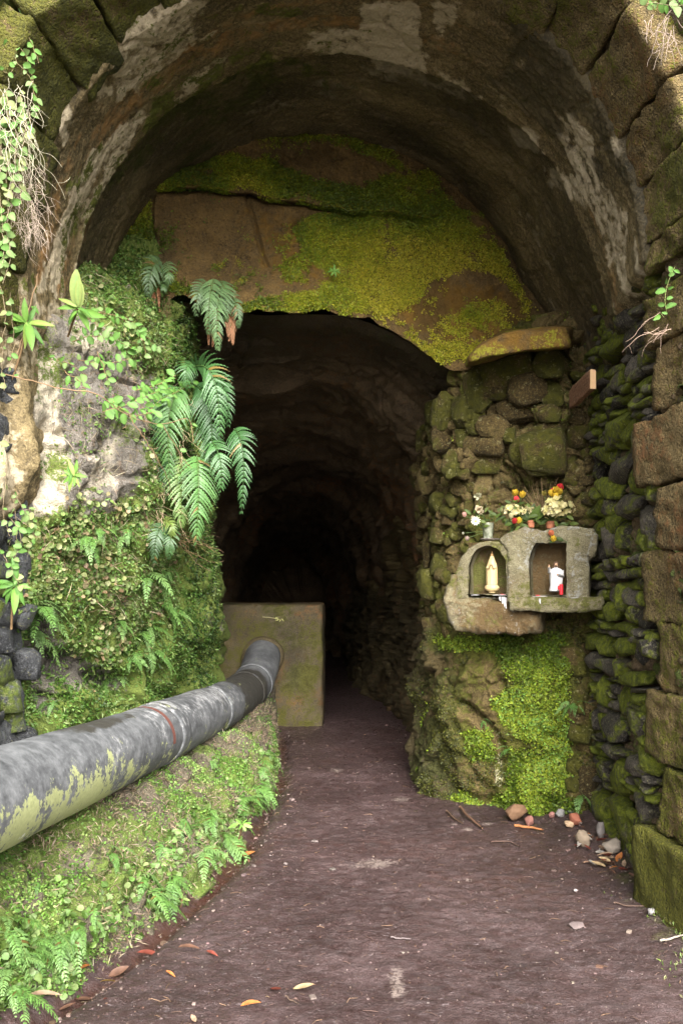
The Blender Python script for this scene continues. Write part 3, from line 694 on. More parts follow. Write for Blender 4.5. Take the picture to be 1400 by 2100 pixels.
# ------------------------------------------------------------------ stones: a few hulls shared by every stone
def hull_mesh(seed, flat=False, mat=None, angular=.5, p=3.2):
    r = np.random.default_rng(seed); bm = bmesh.new()
    k = 26
    v = r.normal(size=(k, 3)); v = nrm(v); v = v / ((np.abs(v) ** p).sum(1) ** (1 / p))[:, None]
    v *= r.uniform(.80, 1.06, (k, 1))
    for q in v: bm.verts.new(q)
    bmesh.ops.convex_hull(bm, input=bm.verts)
    bmesh.ops.delete(bm, geom=[x for x in bm.verts if not x.link_faces], context='VERTS')
    bmesh.ops.dissolve_limit(bm, angle_limit=math.radians(12), verts=bm.verts, edges=bm.edges)
    bmesh.ops.triangulate(bm, faces=bm.faces); bmesh.ops.subdivide_edges(bm, edges=bm.edges, cuts=2, use_grid_fill=True)
    bmesh.ops.smooth_vert(bm, verts=bm.verts, factor=.22, use_axis_x=True, use_axis_y=True, use_axis_z=True)
    bmesh.ops.recalc_face_normals(bm, faces=bm.faces); bm.normal_update()
    co = np.array([q.co for q in bm.verts]); hh = .07 * fbm(co, 3, seed, sc=1.9) + .07 * fbm(co, 3, seed + 5, sc=4.5); nn = [q.normal.copy() for q in bm.verts]
    for q, h_, n_ in zip(bm.verts, hh, nn): q.co += n_ * h_
    me = bpy.data.meshes.new('stone'); bm.to_mesh(me); bm.free()
    for f in me.polygons: f.use_smooth = True
    me.materials.append(mat); return me
RUB = [hull_mesh(100 + k, True, MAT['rubble'], p=8) for k in range(12)]
BOU = [hull_mesh(200 + k, True, MAT['boulder'], p=7) for k in range(10)]
DEB = [hull_mesh(300 + k, True, MAT['debris'], p=3.5) for k in range(6)]

def left_jamb():
    r = np.random.default_rng(19); z = -.05
    wall = [mesh.copy() for mesh in RUB[:6]]
    for q in wall: q.materials[0] = MAT['jamb']
    d, zz = np.meshgrid(np.linspace(3.6, 4.45, 60), np.linspace(-.15, 2.9, 140)); V = np.stack([-1.68 + 0 * d - .10 * (4.3 - d), d, zz], -1); V[..., 0] += .03 * fbm(V, 4, 3, sc=7)
    mk = np.zeros(d.shape + (4,)); mk[..., 0] = .3; obj('mortar', V, gridF(*d.shape), MAT['wet'], arch, True, mk, 'mask')
    while z < 2.82:
        h = r.uniform(.07, .17); d = 3.68 + r.uniform(0, .1)
        while d < 4.36:
            L = r.uniform(.14, .32); o = link('stone', wall[r.integers(6)], arch); x = -(1.60 + .14 * (4.3 - d) + .07) + r.uniform(-.015, .02)
            o.location = (x, d + L / 2 - 4.3, z + h / 2); o.scale = (.085, L / 2 * 1.12, h / 2 * 1.14); o.rotation_euler = (r.normal(0, .07), r.normal(0, .06), r.normal(0, .07)); d += L
        z += h * .98
left_jamb()

rub = empty('rubble_wall', (1.6, 5.0, 0), 'dark rubble wall of mossy dry laid stones between the dressed blocks and the shrine', 'wall')
def rubble():
    wx = lambda d: 1.545 + .085 * (d - 4.3)
    r = np.random.default_rng(5)
    # mortar and small chinks behind the stones
    d, z = np.meshgrid(np.linspace(3.95, 6.0, 130), np.linspace(-.15, 3.45, 230)); V = np.stack([wx(d) + .085, d, z], -1)
    f1, f2, i = worley(V, 3, (9, 9, 14)); V[..., 0] += .05 * fbm(V, 4, 3, sc=6) - .05 * (i - .5) + .03 * np.exp(-((f2 - f1) / .1) ** 2)
    mk = np.zeros(d.shape + (4,)); mk[..., 0] = .3 + .4 * fbm(V, 3, 5, sc=5); mk[..., 3] = .3
    obj('mortar', V, gridF(*d.shape), MAT['tunnel'], rub, True, mk, 'mask')
    big = [  # px, py, width, height of the conspicuous stones
        (1262, 600, 62, 60), (1275, 650, 50, 60), (1250, 655, 48, 36), (1252, 700, 70, 40), (1290, 690, 50, 60), (1265, 875, 60, 62), (1285, 880, 40, 40), (1240, 935, 44, 46), (1258, 965, 60, 50), (1290, 985, 34, 60),
        (1240, 1000, 46, 40), (1280, 1035, 50, 50), (1247, 1070, 36, 56), (1310, 1070, 40, 60), (1265, 1100, 26, 60), (1240, 1110, 24, 60), (1305, 1110, 42, 44), (1270, 1225, 36, 66), (1245, 1220, 22, 50), (1270, 1327, 52, 42), (1325, 1330, 30, 40),
        (1240, 1370, 60, 40), (1290, 1390, 60, 30), (1272, 1435, 40, 64), (1235, 1420, 22, 56), (1250, 1490, 40, 60), (1290, 1480, 36, 50), (1262, 1590, 44, 84), (1300, 1570, 36, 40), (1265, 1680, 60, 76), (1310, 1660, 36, 60), (1225, 1660, 40, 60), (1250, 1540, 40, 30)]
    n = 0; used = []
    def put(d, z, L, H, k=None):
        nonlocal n
        if n >= 296: return
        o = link('stone', RUB[r.integers(len(RUB))], rub)
        hx = r.uniform(.06, .10); x = wx(d) + hx + r.uniform(-.035, .012)
        o.location = (x - 1.6, d - 5.0, z)
        o.scale = (hx, L / 2 * 1.10, H / 2 * 1.12)
        o.rotation_euler = (r.normal(0, .10), r.normal(0, .07), r.normal(0, .07))
        n += 1
    for px, py, w, h in big:
        X = (px - CX) / F
        d = (1.545 - .085 * 4.3) / (X - .085); z = CZ - (py - HZ) / F * d
        L = w / F * d * d / 1.6 * .92; H = h / F * d
        if d > 4.25: put(d, z, L, H); used.append((d, z, L, H))
    z = -.02
    while z < 3.5:
        hh = r.choice([.04, .055, .07, .10, .13]) * r.uniform(.85, 1.15); d = 4.22 + r.uniform(0, .12)
        while d < 5.85:
            L = r.uniform(.10, .32) * (1.1 if hh > .1 else 1.0)
            dd, zz = d + L / 2, z + hh / 2 + r.normal(0, .008)
            if not any(abs(dd - a) < (L + c) * .36 and abs(zz - b) < (hh + e) * .36 for a, b, c, e in used):
                put(dd, zz, L, hh)
            d += L * .98
        z += hh * .97
rubble()

def pier_stones():
    r = np.random.default_rng(11)
    near = np.argwhere((IV[..., 1] < 8.2))
    vis = IV[near[:, 0], near[:, 1]]; nv = IN[near[:, 0], near[:, 1]]; qx = IPX[near[:, 0], near[:, 1]]; qy = IPY[near[:, 0], near[:, 1]]
    def at(px, py):
        # frontmost surface point of the pier nearest to the given direction
        k = np.argmin(((qx - px) / 4) ** 2 + ((qy - py) / 4) ** 2 + np.maximum(0, vis[:, 1] - 6.5) * 2); return vis[k], nv[k]
    def put(px, py, w, h, out=.02, rot=.15, mesh=None):
        p, nn = at(px, py); d = p[1]
        o = link('stone', mesh or BOU[r.integers(len(BOU))], PIER)
        yaw = math.atan2(nn[0], -nn[1])
        q = p + nn * (out * .7 - .018)
        o.location = tuple(q - absroot(PIER)); o.scale = (w / F * d / 2 * 1.2, r.uniform(.8, 1.1) * min(w, h) / F * d / 2, h / F * d / 2 * 1.2)
        o.rotation_euler = (r.normal(0, rot), r.normal(0, rot), yaw + r.normal(0, rot))
    for px, py, w, h, ou in ((1052, 765, 100, 62, .10), (1020, 800, 60, 50, .10), (1085, 800, 70, 60, .08), (1133, 757, 56, 54, .16), (985, 800, 50, 90, .06), (950, 840, 44, 70, .05), (915, 850, 50, 80, .05), (890, 845, 40, 50, .05), (1062, 840, 76, 54, .09), (1130, 815, 40, 54, .05), (1128, 852, 44, 34, .07),
                         (1010, 880, 60, 44, .09), (1000, 915, 84, 42, .11), (1048, 896, 26, 34, .13), (1122, 890, 60, 36, .08), (1120, 930, 80, 90, .06), (1075, 930, 60, 60, .02), (990, 950, 90, 34, .09), (1185, 895, 38, 50, .06), (1185, 845, 44, 50, .05), (918, 895, 54, 64, .06), (878, 985, 36, 54, .06), (877, 1072, 22, 26, .06),
                         (930, 960, 40, 60, .04), (940, 1000, 36, 40, .02), (880, 1130, 20, 60, .05), (905, 1100, 44, 46, .04), (925, 1050, 36, 50, .04), (895, 1030, 40, 40, .03), (900, 1160, 40, 40, .03), (870, 1200, 40, 60, .03), (868, 900, 36, 50, .03), (975, 870, 40, 50, .04), (955, 900, 36, 44, .03), (1150, 960, 40, 50, .02)):
        put(px, py, w, h, ou)
    for _ in range(120):
        px, py = r.uniform(852, 960), r.uniform(830, 1300)
        if px > 930 and py > 1080: continue
        put(px, py, r.uniform(16, 44), r.uniform(14, 38), r.uniform(-.01, .03), .25)
    for _ in range(26):
        put(r.uniform(1165, 1215), r.uniform(740, 1080), r.uniform(20, 44), r.uniform(18, 38), r.uniform(0, .04), .2)
    for _ in range(22):
        put(r.uniform(1165, 1215), r.uniform(1280, 1640), r.uniform(26, 50), r.uniform(24, 50), r.uniform(-.02, .02), .2)
    # flat slab that the rock face rests on
    V = boxgrid(14, 9)[0].copy(); Fq = boxgrid(14, 9)[1]
    t = (V[:, 0] + 1) / 2
    px = 955 + 215 * t; top = np.interp(px, [950, 985, 1030, 1080, 1170], [738, 702, 682, 674, 668]); bot = np.interp(px, [950, 1000, 1080, 1170], [752, 738, 722, 716])
    py = np.where(V[:, 2] > 0, (top + bot) / 2 - V[:, 2] * (bot - top) / 2, (top + bot) / 2 - V[:, 2] * (bot - top) / 2)
    P = W(px, py, 5.95 - .2 * t + .35 * V[:, 1]); P += .02 * np.stack([fbm(P, 3, k, sc=5) for k in range(3)], -1)
    mk = np.zeros((len(P), 4)); mk[:, 0] = .42 + .3 * fbm(P, 3, 9, sc=4); mk[:, 2] = .6
    obj('slab', P, Fq, MAT['lunette'], PIER, True, mk, 'mask')
pier_stones()

# ------------------------------------------------------------------ bank under the pipe, concrete block, pipe
def bank():
    dd = np.linspace(2.3, 9.64, 520)
    xb = XB(dd)
    xt = np.interp(dd, [2.3, 3.2, 4.4, 5.9, 7.5, 8.2, 9.65], [-1.72, -1.5, -1.27, -1.0, -.74, -.74, -.80]); zt = np.interp(dd, [2.3, 3.2, 4.4, 5.9, 7.5, 8.2, 9.65], [.50, .47, .44, .41, .37, .40, .44])
    t = np.concatenate([np.linspace(0, 1, 110), 1 + np.linspace(.02, 1, 60)])
    V = np.zeros((len(t), len(dd), 3)); V[..., 1] = dd
    tt = np.clip(t, 0, 1)[:, None]; t2 = np.clip(t - 1, 0, 1)[:, None]
    x = xb + (xt - xb) * tt ** 1.9; z = -.12 + (zt + .12) * tt ** .85
    far = ss(6.6, 7.6, dd)
    x = np.where(t[:, None] <= 1, x * (1 - far * .8) + far * .8 * (xb - .04 * tt), xt - t2 * 1.5)
    z = np.where(t[:, None] <= 1, z, zt + .03 * t2)
    V[..., 0] = x; V[..., 2] = z
    N = gnormals(V, (3, 4, 3))
    f1, f2, idv = worley(V, 52, (4.5, 4, 5))
    k = ss(0, .12, t)[:, None]
    h = (.06 * fbm(V, 4, 91, sc=2.4) + .03 * fbm(V, 4, 92, sc=8) + .012 * fbm(V, 3, 93, sc=28) + .07 * (idv - .5) - .03 * np.exp(-((f2 - f1) / .1) ** 2)) * (1 - .75 * ss(7, 7.8, dd))
    V = V + N * (h * k)[..., None]
    mk = np.zeros(V.shape[:2] + (4,)); nz = fbm(V, 4, 97, sc=5)
    mk[..., 0] = np.clip(.55 + .5 * nz - .4 * ss(7, 8, dd), 0, 1) * k; mk[..., 3] = .4 * (1 - k)
    o = obj('bank', V, gridF(*V.shape[:2]), MAT['bank'], None, True, mk, 'mask')
    tag(o, 'low overgrown stone and earth bank that the pipe rests on', None, None, 'structure')
    return V, N
KV, KN = bank()

blk = empty('concrete_block', (-.88, 10.2, 0), 'weathered concrete block inside the tunnel that the pipe runs into', 'concrete block')
def block():
    V, Fq = boxgrid(44, 40)
    P = np.stack([-.895 + V[:, 0] * .685, 10.25 + V[:, 1] * .6, .64 + V[:, 2] * .74], -1)
    P += .010 * np.stack([fbm(P, 4, k, sc=4) for k in range(3)], -1); ed = (np.sort(np.abs(V), 1)[:, 1] > .93); P -= V * (ed * np.clip(.022 * fbm(P, 3, 31, sc=11), 0, .03))[:, None]; P += .004 * np.stack([fbm(P, 3, 40 + k, sc=28) for k in range(3)], -1)
    P[:, 1] += .012 * np.exp(-((P[:, 2] - .98) / .012) ** 2) * (P[:, 1] < 9.8) + .010 * np.exp(-((P[:, 0] + 1.22) / .010) ** 2) * (P[:, 1] < 9.8)
    px, py = proj(P); mk = np.zeros((len(P), 4)); nz = fbm(P, 4, 3, sc=3)
    mk[:, 3] = .30 + .4 * fbm(P, 4, 13, sc=(3, 3, 1.2)); mk[:, 0] = .32 + .3 * nz + .35 * polymask(px, py, [(580, 1360), (640, 1380), (640, 1450), (580, 1440)], 20); mk[:, 1] = .10 + .2 * nz + .3 * polymask(px, py, [(500, 1258), (600, 1262), (600, 1272), (520, 1268)], 5); mk[:, 2] = .3 - .3 * nz
    obj('body', P, Fq, MAT['concrete'], blk, True, mk, 'mask')
    g = Geo()
    p = W(560, 1268, 9.62) + np.array([0, 0, 0]); g.add(*tube(np.array([p + (-.12, .01, .015), p + (-.05, 0, .01), p + (.06, -.01, -.005)]), .004, 5), (.4, .36, .2))
    for k in range(7):
        a = k * .9; c = p + (.02 + .012 * k, -.012, -.004); g.add(np.array([c, c + (.03 * math.cos(a), -.01, .02 * math.sin(a) - .005), c + (.05 * math.cos(a), -.005, .03 * math.sin(a) - .01), c + (.02 * math.cos(a + .8), -.012, .02 * math.sin(a + .8))]), np.array([[0, 1, 2, 3]]), (.42, .42, .16))
    g.obj('wedged_twig', MAT['dry'], blk)
block()

def pipe():
    root = empty('water_pipe', (-1.2, 6, .4), 'thick weathered grey water pipe stained with lichen lying along the left bank', 'pipe')
    ctrl = [(-1.90, .4, .90), (-1.66, 1.6, .845), (-1.47, 2.6, .79), (-1.395, 3.5, .735), (-1.31, 4.5, .675), (-1.235, 5.4, .63), (-1.11, 6.8, .572), (-1.015, 7.9, .535), (-.985, 8.3, .53), (-.95, 8.72, .54), (-.915, 9.1, .60), (-.895, 9.4, .70), (-.89, 9.7, .80), (-.89, 9.9, .85)]
    P = spline(ctrl, 520); n = 56
    m = M('pipe_skin')
    u = m.n('ShaderNodeAttribute', attribute_name='mask'); _, r, g_, b_, a_ = m.attr('mask')
    n1 = m.noise(4.5, 8, .72); n2 = m.noise(15, 8, .76); n3 = m.noise(60, 4, .6); n4 = m.noise(6, 6, .7)
    col = m.ramp(m.math('ADD', m.math('MULTIPLY', n1, .5), m.math('MULTIPLY', n2, .5)), [(.34, (.020, .021, .023)), (.48, (.085, .088, .092)), (.64, (.19, .195, .20))])
    col = m.mix(thresh(m, g_, n2, .2, 1.0), col, m.mix(n3, (.20, .20, .20), (.42, .42, .42)))
    col = m.mix(thresh(m, b_, n1, .12, 1.0), col, m.mix(n3, (.018, .017, .014), (.05, .045, .035)))
    col = m.mix(thresh(m, r, m.math('ADD', m.math('MULTIPLY', n4, .75), m.math('MULTIPLY', n3, .25)), .07, 1.7), col, m.mix(n3, (.20, .22, .09), (.40, .42, .20)))
    col = m.mix(thresh(m, m.math('SUBTRACT', a_, .1), m.noise(22, 5, .7, m.vec((1, 1, .35))), .05, 1.3), col, (.5, .5, .46))
    pm = m.done(col, m.ramp(n2, [(.3, .55), (.7, .9)]), m.bump(m.math('ADD', n2, m.math('MULTIPLY', n3, .5)), .35, .008), .5)
    T = nrm(np.gradient(P, axis=0)); A = nrm(np.cross(T, (0, 0, 1))); B = np.cross(A, T)
    ang = np.arange(n) / n * 2 * math.pi
    def seg(i0, i1, name, r0, mat, lip=0, mkadd=None):
        idx = np.arange(i0, i1 + 1); q = P[idx]
        rr = np.full(len(idx), r0) + .0025 * vnoise(np.stack([idx / 9, idx * 0, idx * 0], -1), 5)
        if lip: rr[0] = rr[-1] = r0 - lip; 
        V = q[:, None] + rr[:, None, None] * (A[idx][:, None] * np.cos(ang)[None, :, None] + B[idx][:, None] * np.sin(ang)[None, :, None])
        if lip:
            e0 = q[:1, None] + (r0 - .03) * (A[idx[:1]][:, None] * np.cos(ang)[None, :, None] + B[idx[:1]][:, None] * np.sin(ang)[None, :, None]); e1 = q[-1:, None] + (r0 - .03) * (A[idx[-1:]][:, None] * np.cos(ang)[None, :, None] + B[idx[-1:]][:, None] * np.sin(ang)[None, :, None])
            V = np.concatenate([e0, V, e1])
        d = V[..., 1]; sn = np.broadcast_to(np.sin(ang), d.shape); nz = fbm(V, 3, 6, sc=2.5)
        mk = np.zeros(d.shape + (4,))
        mk[..., 0] = np.clip(.30 * ss(.35, -.6, sn) + .55 * ss(5.6, 3.2, d) * ss(1.0, -.1, sn) - .02 + .2 * nz, 0, 1)
        mk[..., 1] = np.clip(.36 * ss(.2, .9, sn) * ss(8.0, 7.0, d) * ss(3.9, 5.4, d) + .3 * nz + .25 * ss(.5, -.2, np.abs(sn - .3)) * ss(8, 6, d), 0, 1)
        mk[..., 2] = np.clip(.75 * ss(7.3, 7.7, d) * ss(8.9, 8.6, d) + .75 * ss(.80, .96, sn) * np.exp(-((d - 4.5) / .6) ** 2) + .5 * np.exp(-((d - 5.55) / .16) ** 2) * ss(.6, .9, sn), 0, 1)
        mk[..., 3] = .25 * ss(-.1, -.7, sn)
        obj(name, V, gridF(V.shape[0], n, True), mat, root, True, mk, 'mask')
    yi = lambda y: int(np.argmin(np.abs(P[:, 1] - y)))
    J = [0, yi(5.62), yi(7.05), yi(8.55), yi(9.0), 519]
    for a, b in zip(J[:-1], J[1:]): seg(a, b, 'pipe_section', .203, pm)
    for y, w_, r_ in ((5.62, .10, .212), (7.05, .07, .209), (8.55, .06, .211), (8.98, .05, .212)): seg(yi(y - w_), yi(y + w_), 'coupling', r_, pm, .008)
    red = flat_mat('red_paint', (.16, .06, .045), .7, .6, 60)
    seg2 = (yi(5.29), yi(5.305)); idx = np.arange(seg2[0], max(seg2[1], seg2[0] + 3)); aa = np.linspace(-.1, 1.75, 26)
    # red painted ring, half worn away: only the side towards the path is left
    q = P[idx]; V = q[:, None] + .2062 * (A[idx][:, None] * np.cos(aa)[None, :, None] + B[idx][:, None] * np.sin(aa)[None, :, None])
    obj('red_band', V, gridF(len(idx), 26), red, root)
    # collar where it enters the block
    k = yi(9.63); a2 = np.arange(32) / 32 * 2 * math.pi
    rings = [(.205, 9.59), (.235, 9.60), (.245, 9.64), (.24, 9.68)]
    V = np.array([[(P[k, 0] + r_ * math.cos(t) + .012 * math.sin(3 * t), y, P[k, 2] + r_ * math.sin(t)) for t in a2] for r_, y in rings])
    mk = np.zeros(V.shape[:2] + (4,)); mk[..., 0] = .3
    obj('collar', V, gridF(4, 32, True), MAT['concrete'], root, True, mk, 'mask')
    return P
PIPE = pipe()
# ------------------------------------------------------------------ plants: moss carpets first
def scatter(V, mask, count, rng):
    m = (mask[:-1, :-1] + mask[1:, 1:] + mask[1:, :-1] + mask[:-1, 1:]) / 4
    e1 = V[:-1, 1:] - V[:-1, :-1]; e2 = V[1:, :-1] - V[:-1, :-1]; cr = np.cross(e1, e2); ar = np.linalg.norm(cr, axis=-1)
    w = (ar * np.clip(m, 0, None)).ravel(); cs = np.cumsum(w); k = np.searchsorted(cs, rng.random(count) * cs[-1]); k = np.minimum(k, len(w) - 1)
    i, j = np.unravel_index(k, m.shape); a, b = rng.random((2, count, 1))
    P = V[i, j] * (1 - a) * (1 - b) + V[i, j + 1] * a * (1 - b) + V[i + 1, j] * (1 - a) * b + V[i + 1, j + 1] * a * b
    N = nrm(cr[i, j]); N = np.where(((np.array([0, 0, CZ]) - P) * N).sum(1, keepdims=True) < 0, -N, N)
    return P, N, m[i, j], i, j

def pick(pal, n, rng, key=None):
    pal = np.asarray(pal, float); k = rng.integers(len(pal), size=n) if key is None else np.clip((key * len(pal)).astype(int), 0, len(pal) - 1)
    return pal[k] * rng.uniform(.7, 1.25, (n, 1)) * rng.uniform(.92, 1.08, (n, 3))

def leaf_cloud(P, N, size, rng, col, shape='diamond', lift=.5, droop=.35, wide=.75):
    n = len(P); t = nrm(np.cross(N, rng.normal(size=(n, 3)))); s = np.asarray(size).reshape(-1, 1) * np.ones((n, 1))
    ax = nrm(t + N * rng.uniform(.0, lift, (n, 1)) * 2 + np.array([0, 0, -droop]))
    b = nrm(np.cross(ax, N + .5 * rng.normal(size=(n, 3)))); up = np.cross(b, ax)
    base = P + N * rng.uniform(0, .6, (n, 1)) * s
    if shape == 'diamond':
        V = np.stack([base, base + ax * s * .5 + b * s * wide * .5 + up * s * .08, base + ax * s - up * s * .1, base + ax * s * .5 - b * s * wide * .5 + up * s * .08], 1); k = 4
    elif shape == 'round':
        a = np.arange(7) / 7 * 2 * math.pi
        V = base[:, None] + (ax * s * .5)[:, None] + .5 * s[:, None] * (ax[:, None] * np.cos(a)[None, :, None] + b[:, None] * np.sin(a)[None, :, None]) + (up * s)[:, None] * (.10 * np.cos(2 * a))[None, :, None]; k = 7
    else:   # needle or dry stalk
        V = np.stack([base, base + ax * s * .5 + b * s * wide * .5, base + ax * s - up * s * .25, base + ax * s * .5 - b * s * wide * .5], 1); k = 4
    Fs = np.arange(n * k).reshape(n, k)
    return V.reshape(-1, 3), Fs, np.repeat(col, k, 0)

def carpet(name, label, parts, mat):
    g = Geo()
    for V, Fs, c in parts: g.V.append(V); g.F.setdefault(Fs.shape[1], []).append(Fs + g.n); g.c.append(c); g.n += len(V)
    return tag(g.obj(name, mat, None, False), label, None, None, 'stuff')

def plant_moss():
    r = np.random.default_rng(3)
    # 1 lime moss on the rock face
    cov = ss(.28, .85, LMOSS + .30 * fbm(LV, 3, 43, sc=22))
    P, N, m, i, j = scatter(LV, cov, 80000, r); px, py = proj(P)
    yel = np.clip(ss(560, 760, px) * ss(420, 560, py) * .5 + .35 + .35 * fbm(P, 3, 4, sc=3), 0, .999)
    pal = [(.06, .09, .004), (.105, .15, .006), (.16, .205, .008), (.225, .255, .010), (.30, .30, .013), (.38, .34, .025)]
    carpet('moss', 'lime green moss spread over the brown rock face under the arch', [leaf_cloud(P, N, r.uniform(.008, .0185, len(P)), r, pick(pal, len(P), r, np.clip(yel + r.normal(0, .14, len(P)), 0, .999)), lift=.7)], MAT['moss'])
    # fringe along the lip of the rock face
    # 2 pier
    cov = ss(.30, .95, IBR + .45 * fbm(IV, 4, 45, sc=6)) * INEAR
    P, N, m, i, j = scatter(IV, cov, 36000, r)
    pal = [(.06, .10, .006), (.11, .17, .010), (.18, .25, .018), (.27, .34, .03), (.20, .34, .06)]
    a = leaf_cloud(P, N, r.uniform(.010, .025, len(P)), r, pick(pal, len(P), r, np.clip(.5 + .4 * fbm(P, 3, 6, sc=3.5) + r.normal(0, .15, len(P)), 0, .999)), lift=.8)
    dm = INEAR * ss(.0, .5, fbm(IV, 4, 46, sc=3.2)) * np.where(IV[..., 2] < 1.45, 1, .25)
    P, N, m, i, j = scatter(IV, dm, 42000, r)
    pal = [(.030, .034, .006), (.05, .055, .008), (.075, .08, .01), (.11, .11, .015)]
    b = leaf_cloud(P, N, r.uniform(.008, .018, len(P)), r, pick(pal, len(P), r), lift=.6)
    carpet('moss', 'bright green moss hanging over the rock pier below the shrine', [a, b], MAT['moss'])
    # 3 pillar
    hid = ss(452, 446, PPX) * ss(-40, -10, PPX) * ss(1640, 1600, PPY) * ss(440, 470, PPY) * ss(8.0, 7.0, PV[..., 1])
    cov = hid * np.clip(1 - PBARE * .98 + .42 * fbm(PV, 4, 47, sc=5), 0, 1) * (1 - .95 * PHOL) * (.25 + .75 * ss(-.35, .05, fbm(PV, 4, 48, sc=7)))
    P, N, m, i, j = scatter(PV, cov, 95000, r); px, py = proj(P)
    sh = np.clip(.55 + .35 * fbm(P, 3, 8, sc=4) + r.normal(0, .17, len(P)) - .35 * ss(330, 420, px), 0, .999)
    pal = [(.022, .05, .007), (.045, .105, .012), (.078, .165, .02), (.115, .22, .036), (.17, .28, .07), (.25, .32, .12)]
    a = leaf_cloud(P, N, r.uniform(.010, .024, len(P)), r, pick(pal, len(P), r, sh), lift=.9)
    pen = hid * (polymask(PPX, PPY, [(40, 1050), (180, 1040), (330, 1000), (330, 1130), (300, 1330), (220, 1380), (120, 1320), (60, 1200)], 60) + .5 * polymask(PPX, PPY, [(200, 560), (320, 620), (330, 800), (250, 720), (170, 640)], 30) + .35 * polymask(PPX, PPY, [(250, 820), (340, 800), (350, 1000), (260, 1000)], 30)) * ss(-.3, .3, fbm(PV, 3, 49, sc=5)) * (1 - PHOL)
    P, N, m, i, j = scatter(PV, pen, 2600, r)
    pal = [(.10, .17, .04), (.16, .23, .06), (.22, .28, .09), (.30, .33, .13), (.36, .35, .17), (.30, .22, .12)]
    b = leaf_cloud(P, N, r.uniform(.018, .036, len(P)), r, pick(pal, len(P), r), 'round', lift=.5, droop=.2)
    dry = hid * polymask(PPX, PPY, [(20, 640), (180, 560), (370, 700), (400, 1120), (300, 1260), (120, 1260), (20, 1100)], 50)
    P, N, m, i, j = scatter(PV, dry, 4200, r)
    c = leaf_cloud(P, N, r.uniform(.04, .12, len(P)), r, pick([(.30, .24, .15), (.20, .14, .08), (.40, .33, .22), (.12, .08, .05)], len(P), r), 'needle', lift=.25, droop=.5, wide=.03)
    bl = hid * (1 - .9 * PBARE)
    P, N, m, i, j = scatter(PV, bl, 9000, r)
    d = leaf_cloud(P, N, r.uniform(.025, .045, len(P)), r, pick([(.06, .12, .02), (.12, .20, .04), (.20, .28, .08)], len(P), r), 'diamond', lift=1.2, droop=.5, wide=.35)
    # small white lime and lichen spots on the bare rock are in the rock's own material
    carpet('ground_cover', 'fresh green clover like cover and round leaves hanging on the left buttress', [a, b, c, d], MAT['moss'])
    # 4 bank
    Y = KV[..., 1]; rows = np.linspace(0, 1, KV.shape[0])[:, None] * np.ones_like(Y)
    hid = ss(2.35, 2.5, Y) * ss(9.3, 7.9, Y) * ss(.92, .8, rows) * ss(.02, .12, rows)
    n = fbm(KV, 4, 51, sc=4)
    brown = ss(.0, .22, fbm(KV, 4, 52, sc=2.6) + .45 * np.exp(-((rows - .42) / .16) ** 2) * ss(3.2, 4.2, Y) * ss(6.5, 5.5, Y) - .05)
    P, N, m, i, j = scatter(KV, hid * (1.02 - .80 * brown) * (.06 + .94 * ss(-.25, .12, n)) * (1 - .6 * ss(7, 7.7, Y)), 64000, r)
    sh = np.clip(.55 + .35 * fbm(P, 3, 9, sc=4) + r.normal(0, .17, len(P)), 0, .999)
    pal = [(.028, .065, .008), (.058, .130, .014), (.09, .195, .022), (.13, .26, .035), (.19, .33, .07), (.25, .33, .10)]
    a = leaf_cloud(P, N, r.uniform(.008, .018, len(P)), r, pick(pal, len(P), r, sh), lift=.9)
    P, N, m, i, j = scatter(KV, hid * (brown + .10) * (.35 + .65 * ss(-.3, .1, fbm(KV, 3, 58, sc=9))), 22000, r)
    c = leaf_cloud(P, N, r.uniform(.015, .05, len(P)), r, pick([(.30, .23, .15), (.22, .16, .10), (.36, .27, .20), (.16, .11, .07)], len(P), r), 'needle', lift=.9, droop=.2, wide=.10)
    P, N, m, i, j = scatter(KV, hid * ss(.55, .1, rows) * ss(-.1, .25, fbm(KV, 3, 57, sc=3.5)), 3000, r)
    d = leaf_cloud(P, N, r.uniform(.02, .038, len(P)), r, pick([(.07, .13, .02), (.13, .22, .05), (.20, .28, .10)], len(P), r), 'round', lift=.9, droop=.4)
    carpet('ground_cover', 'mixed green moss and dry brown stems covering the bank below the pipe', [a, c, d], MAT['moss'])
    HV = hillside.V; hm = ss(7.5, 5.5, HV[..., 1]) * ss(3.9, 3.7, HV[..., 1] - .2 * (np.arange(HV.shape[0]) > 40)[:, None] * 9) * ss(-.15, .35, fbm(HV, 4, 14, sc=1.3)) * (HV[..., 2] > -.1) * ss(1.85, 2.05, np.hypot(HV[..., 0], np.maximum(HV[..., 2] - 3.2, 0)))
    P, N, m, i, j = scatter(HV, hm, 42000, r)
    carpet('ground_cover', 'leafy green growth on the earthy slope outside the stone arch', [leaf_cloud(P, N, r.uniform(.025, .06, len(P)), r, pick([(.03, .06, .008), (.06, .12, .015), (.10, .17, .03), (.17, .22, .06)], len(P), r), lift=.9)], MAT['moss'])
    # 5 thin growth at the foot of the right hand blocks and on the path edge
    mk = ss(1.25, 1.7, GP[..., 0]) * ss(1.95, 1.6, GP[..., 0]) * ss(2.8, 3.4, GP[..., 1]) * ss(5.0, 4.4, GP[..., 1]) * ss(.05, .4, fbm(GP, 3, 12, sc=5))
    P, N, m, i, j = scatter(GP, mk, 1500, r)
    carpet('grass', 'sparse tiny green shoots along the foot of the right wall', [leaf_cloud(P, N, r.uniform(.012, .03, len(P)), r, pick([(.10, .15, .03), (.16, .22, .05), (.22, .2, .1)], len(P), r), lift=1.5, droop=0, wide=.4)], MAT['moss'])
plant_moss()

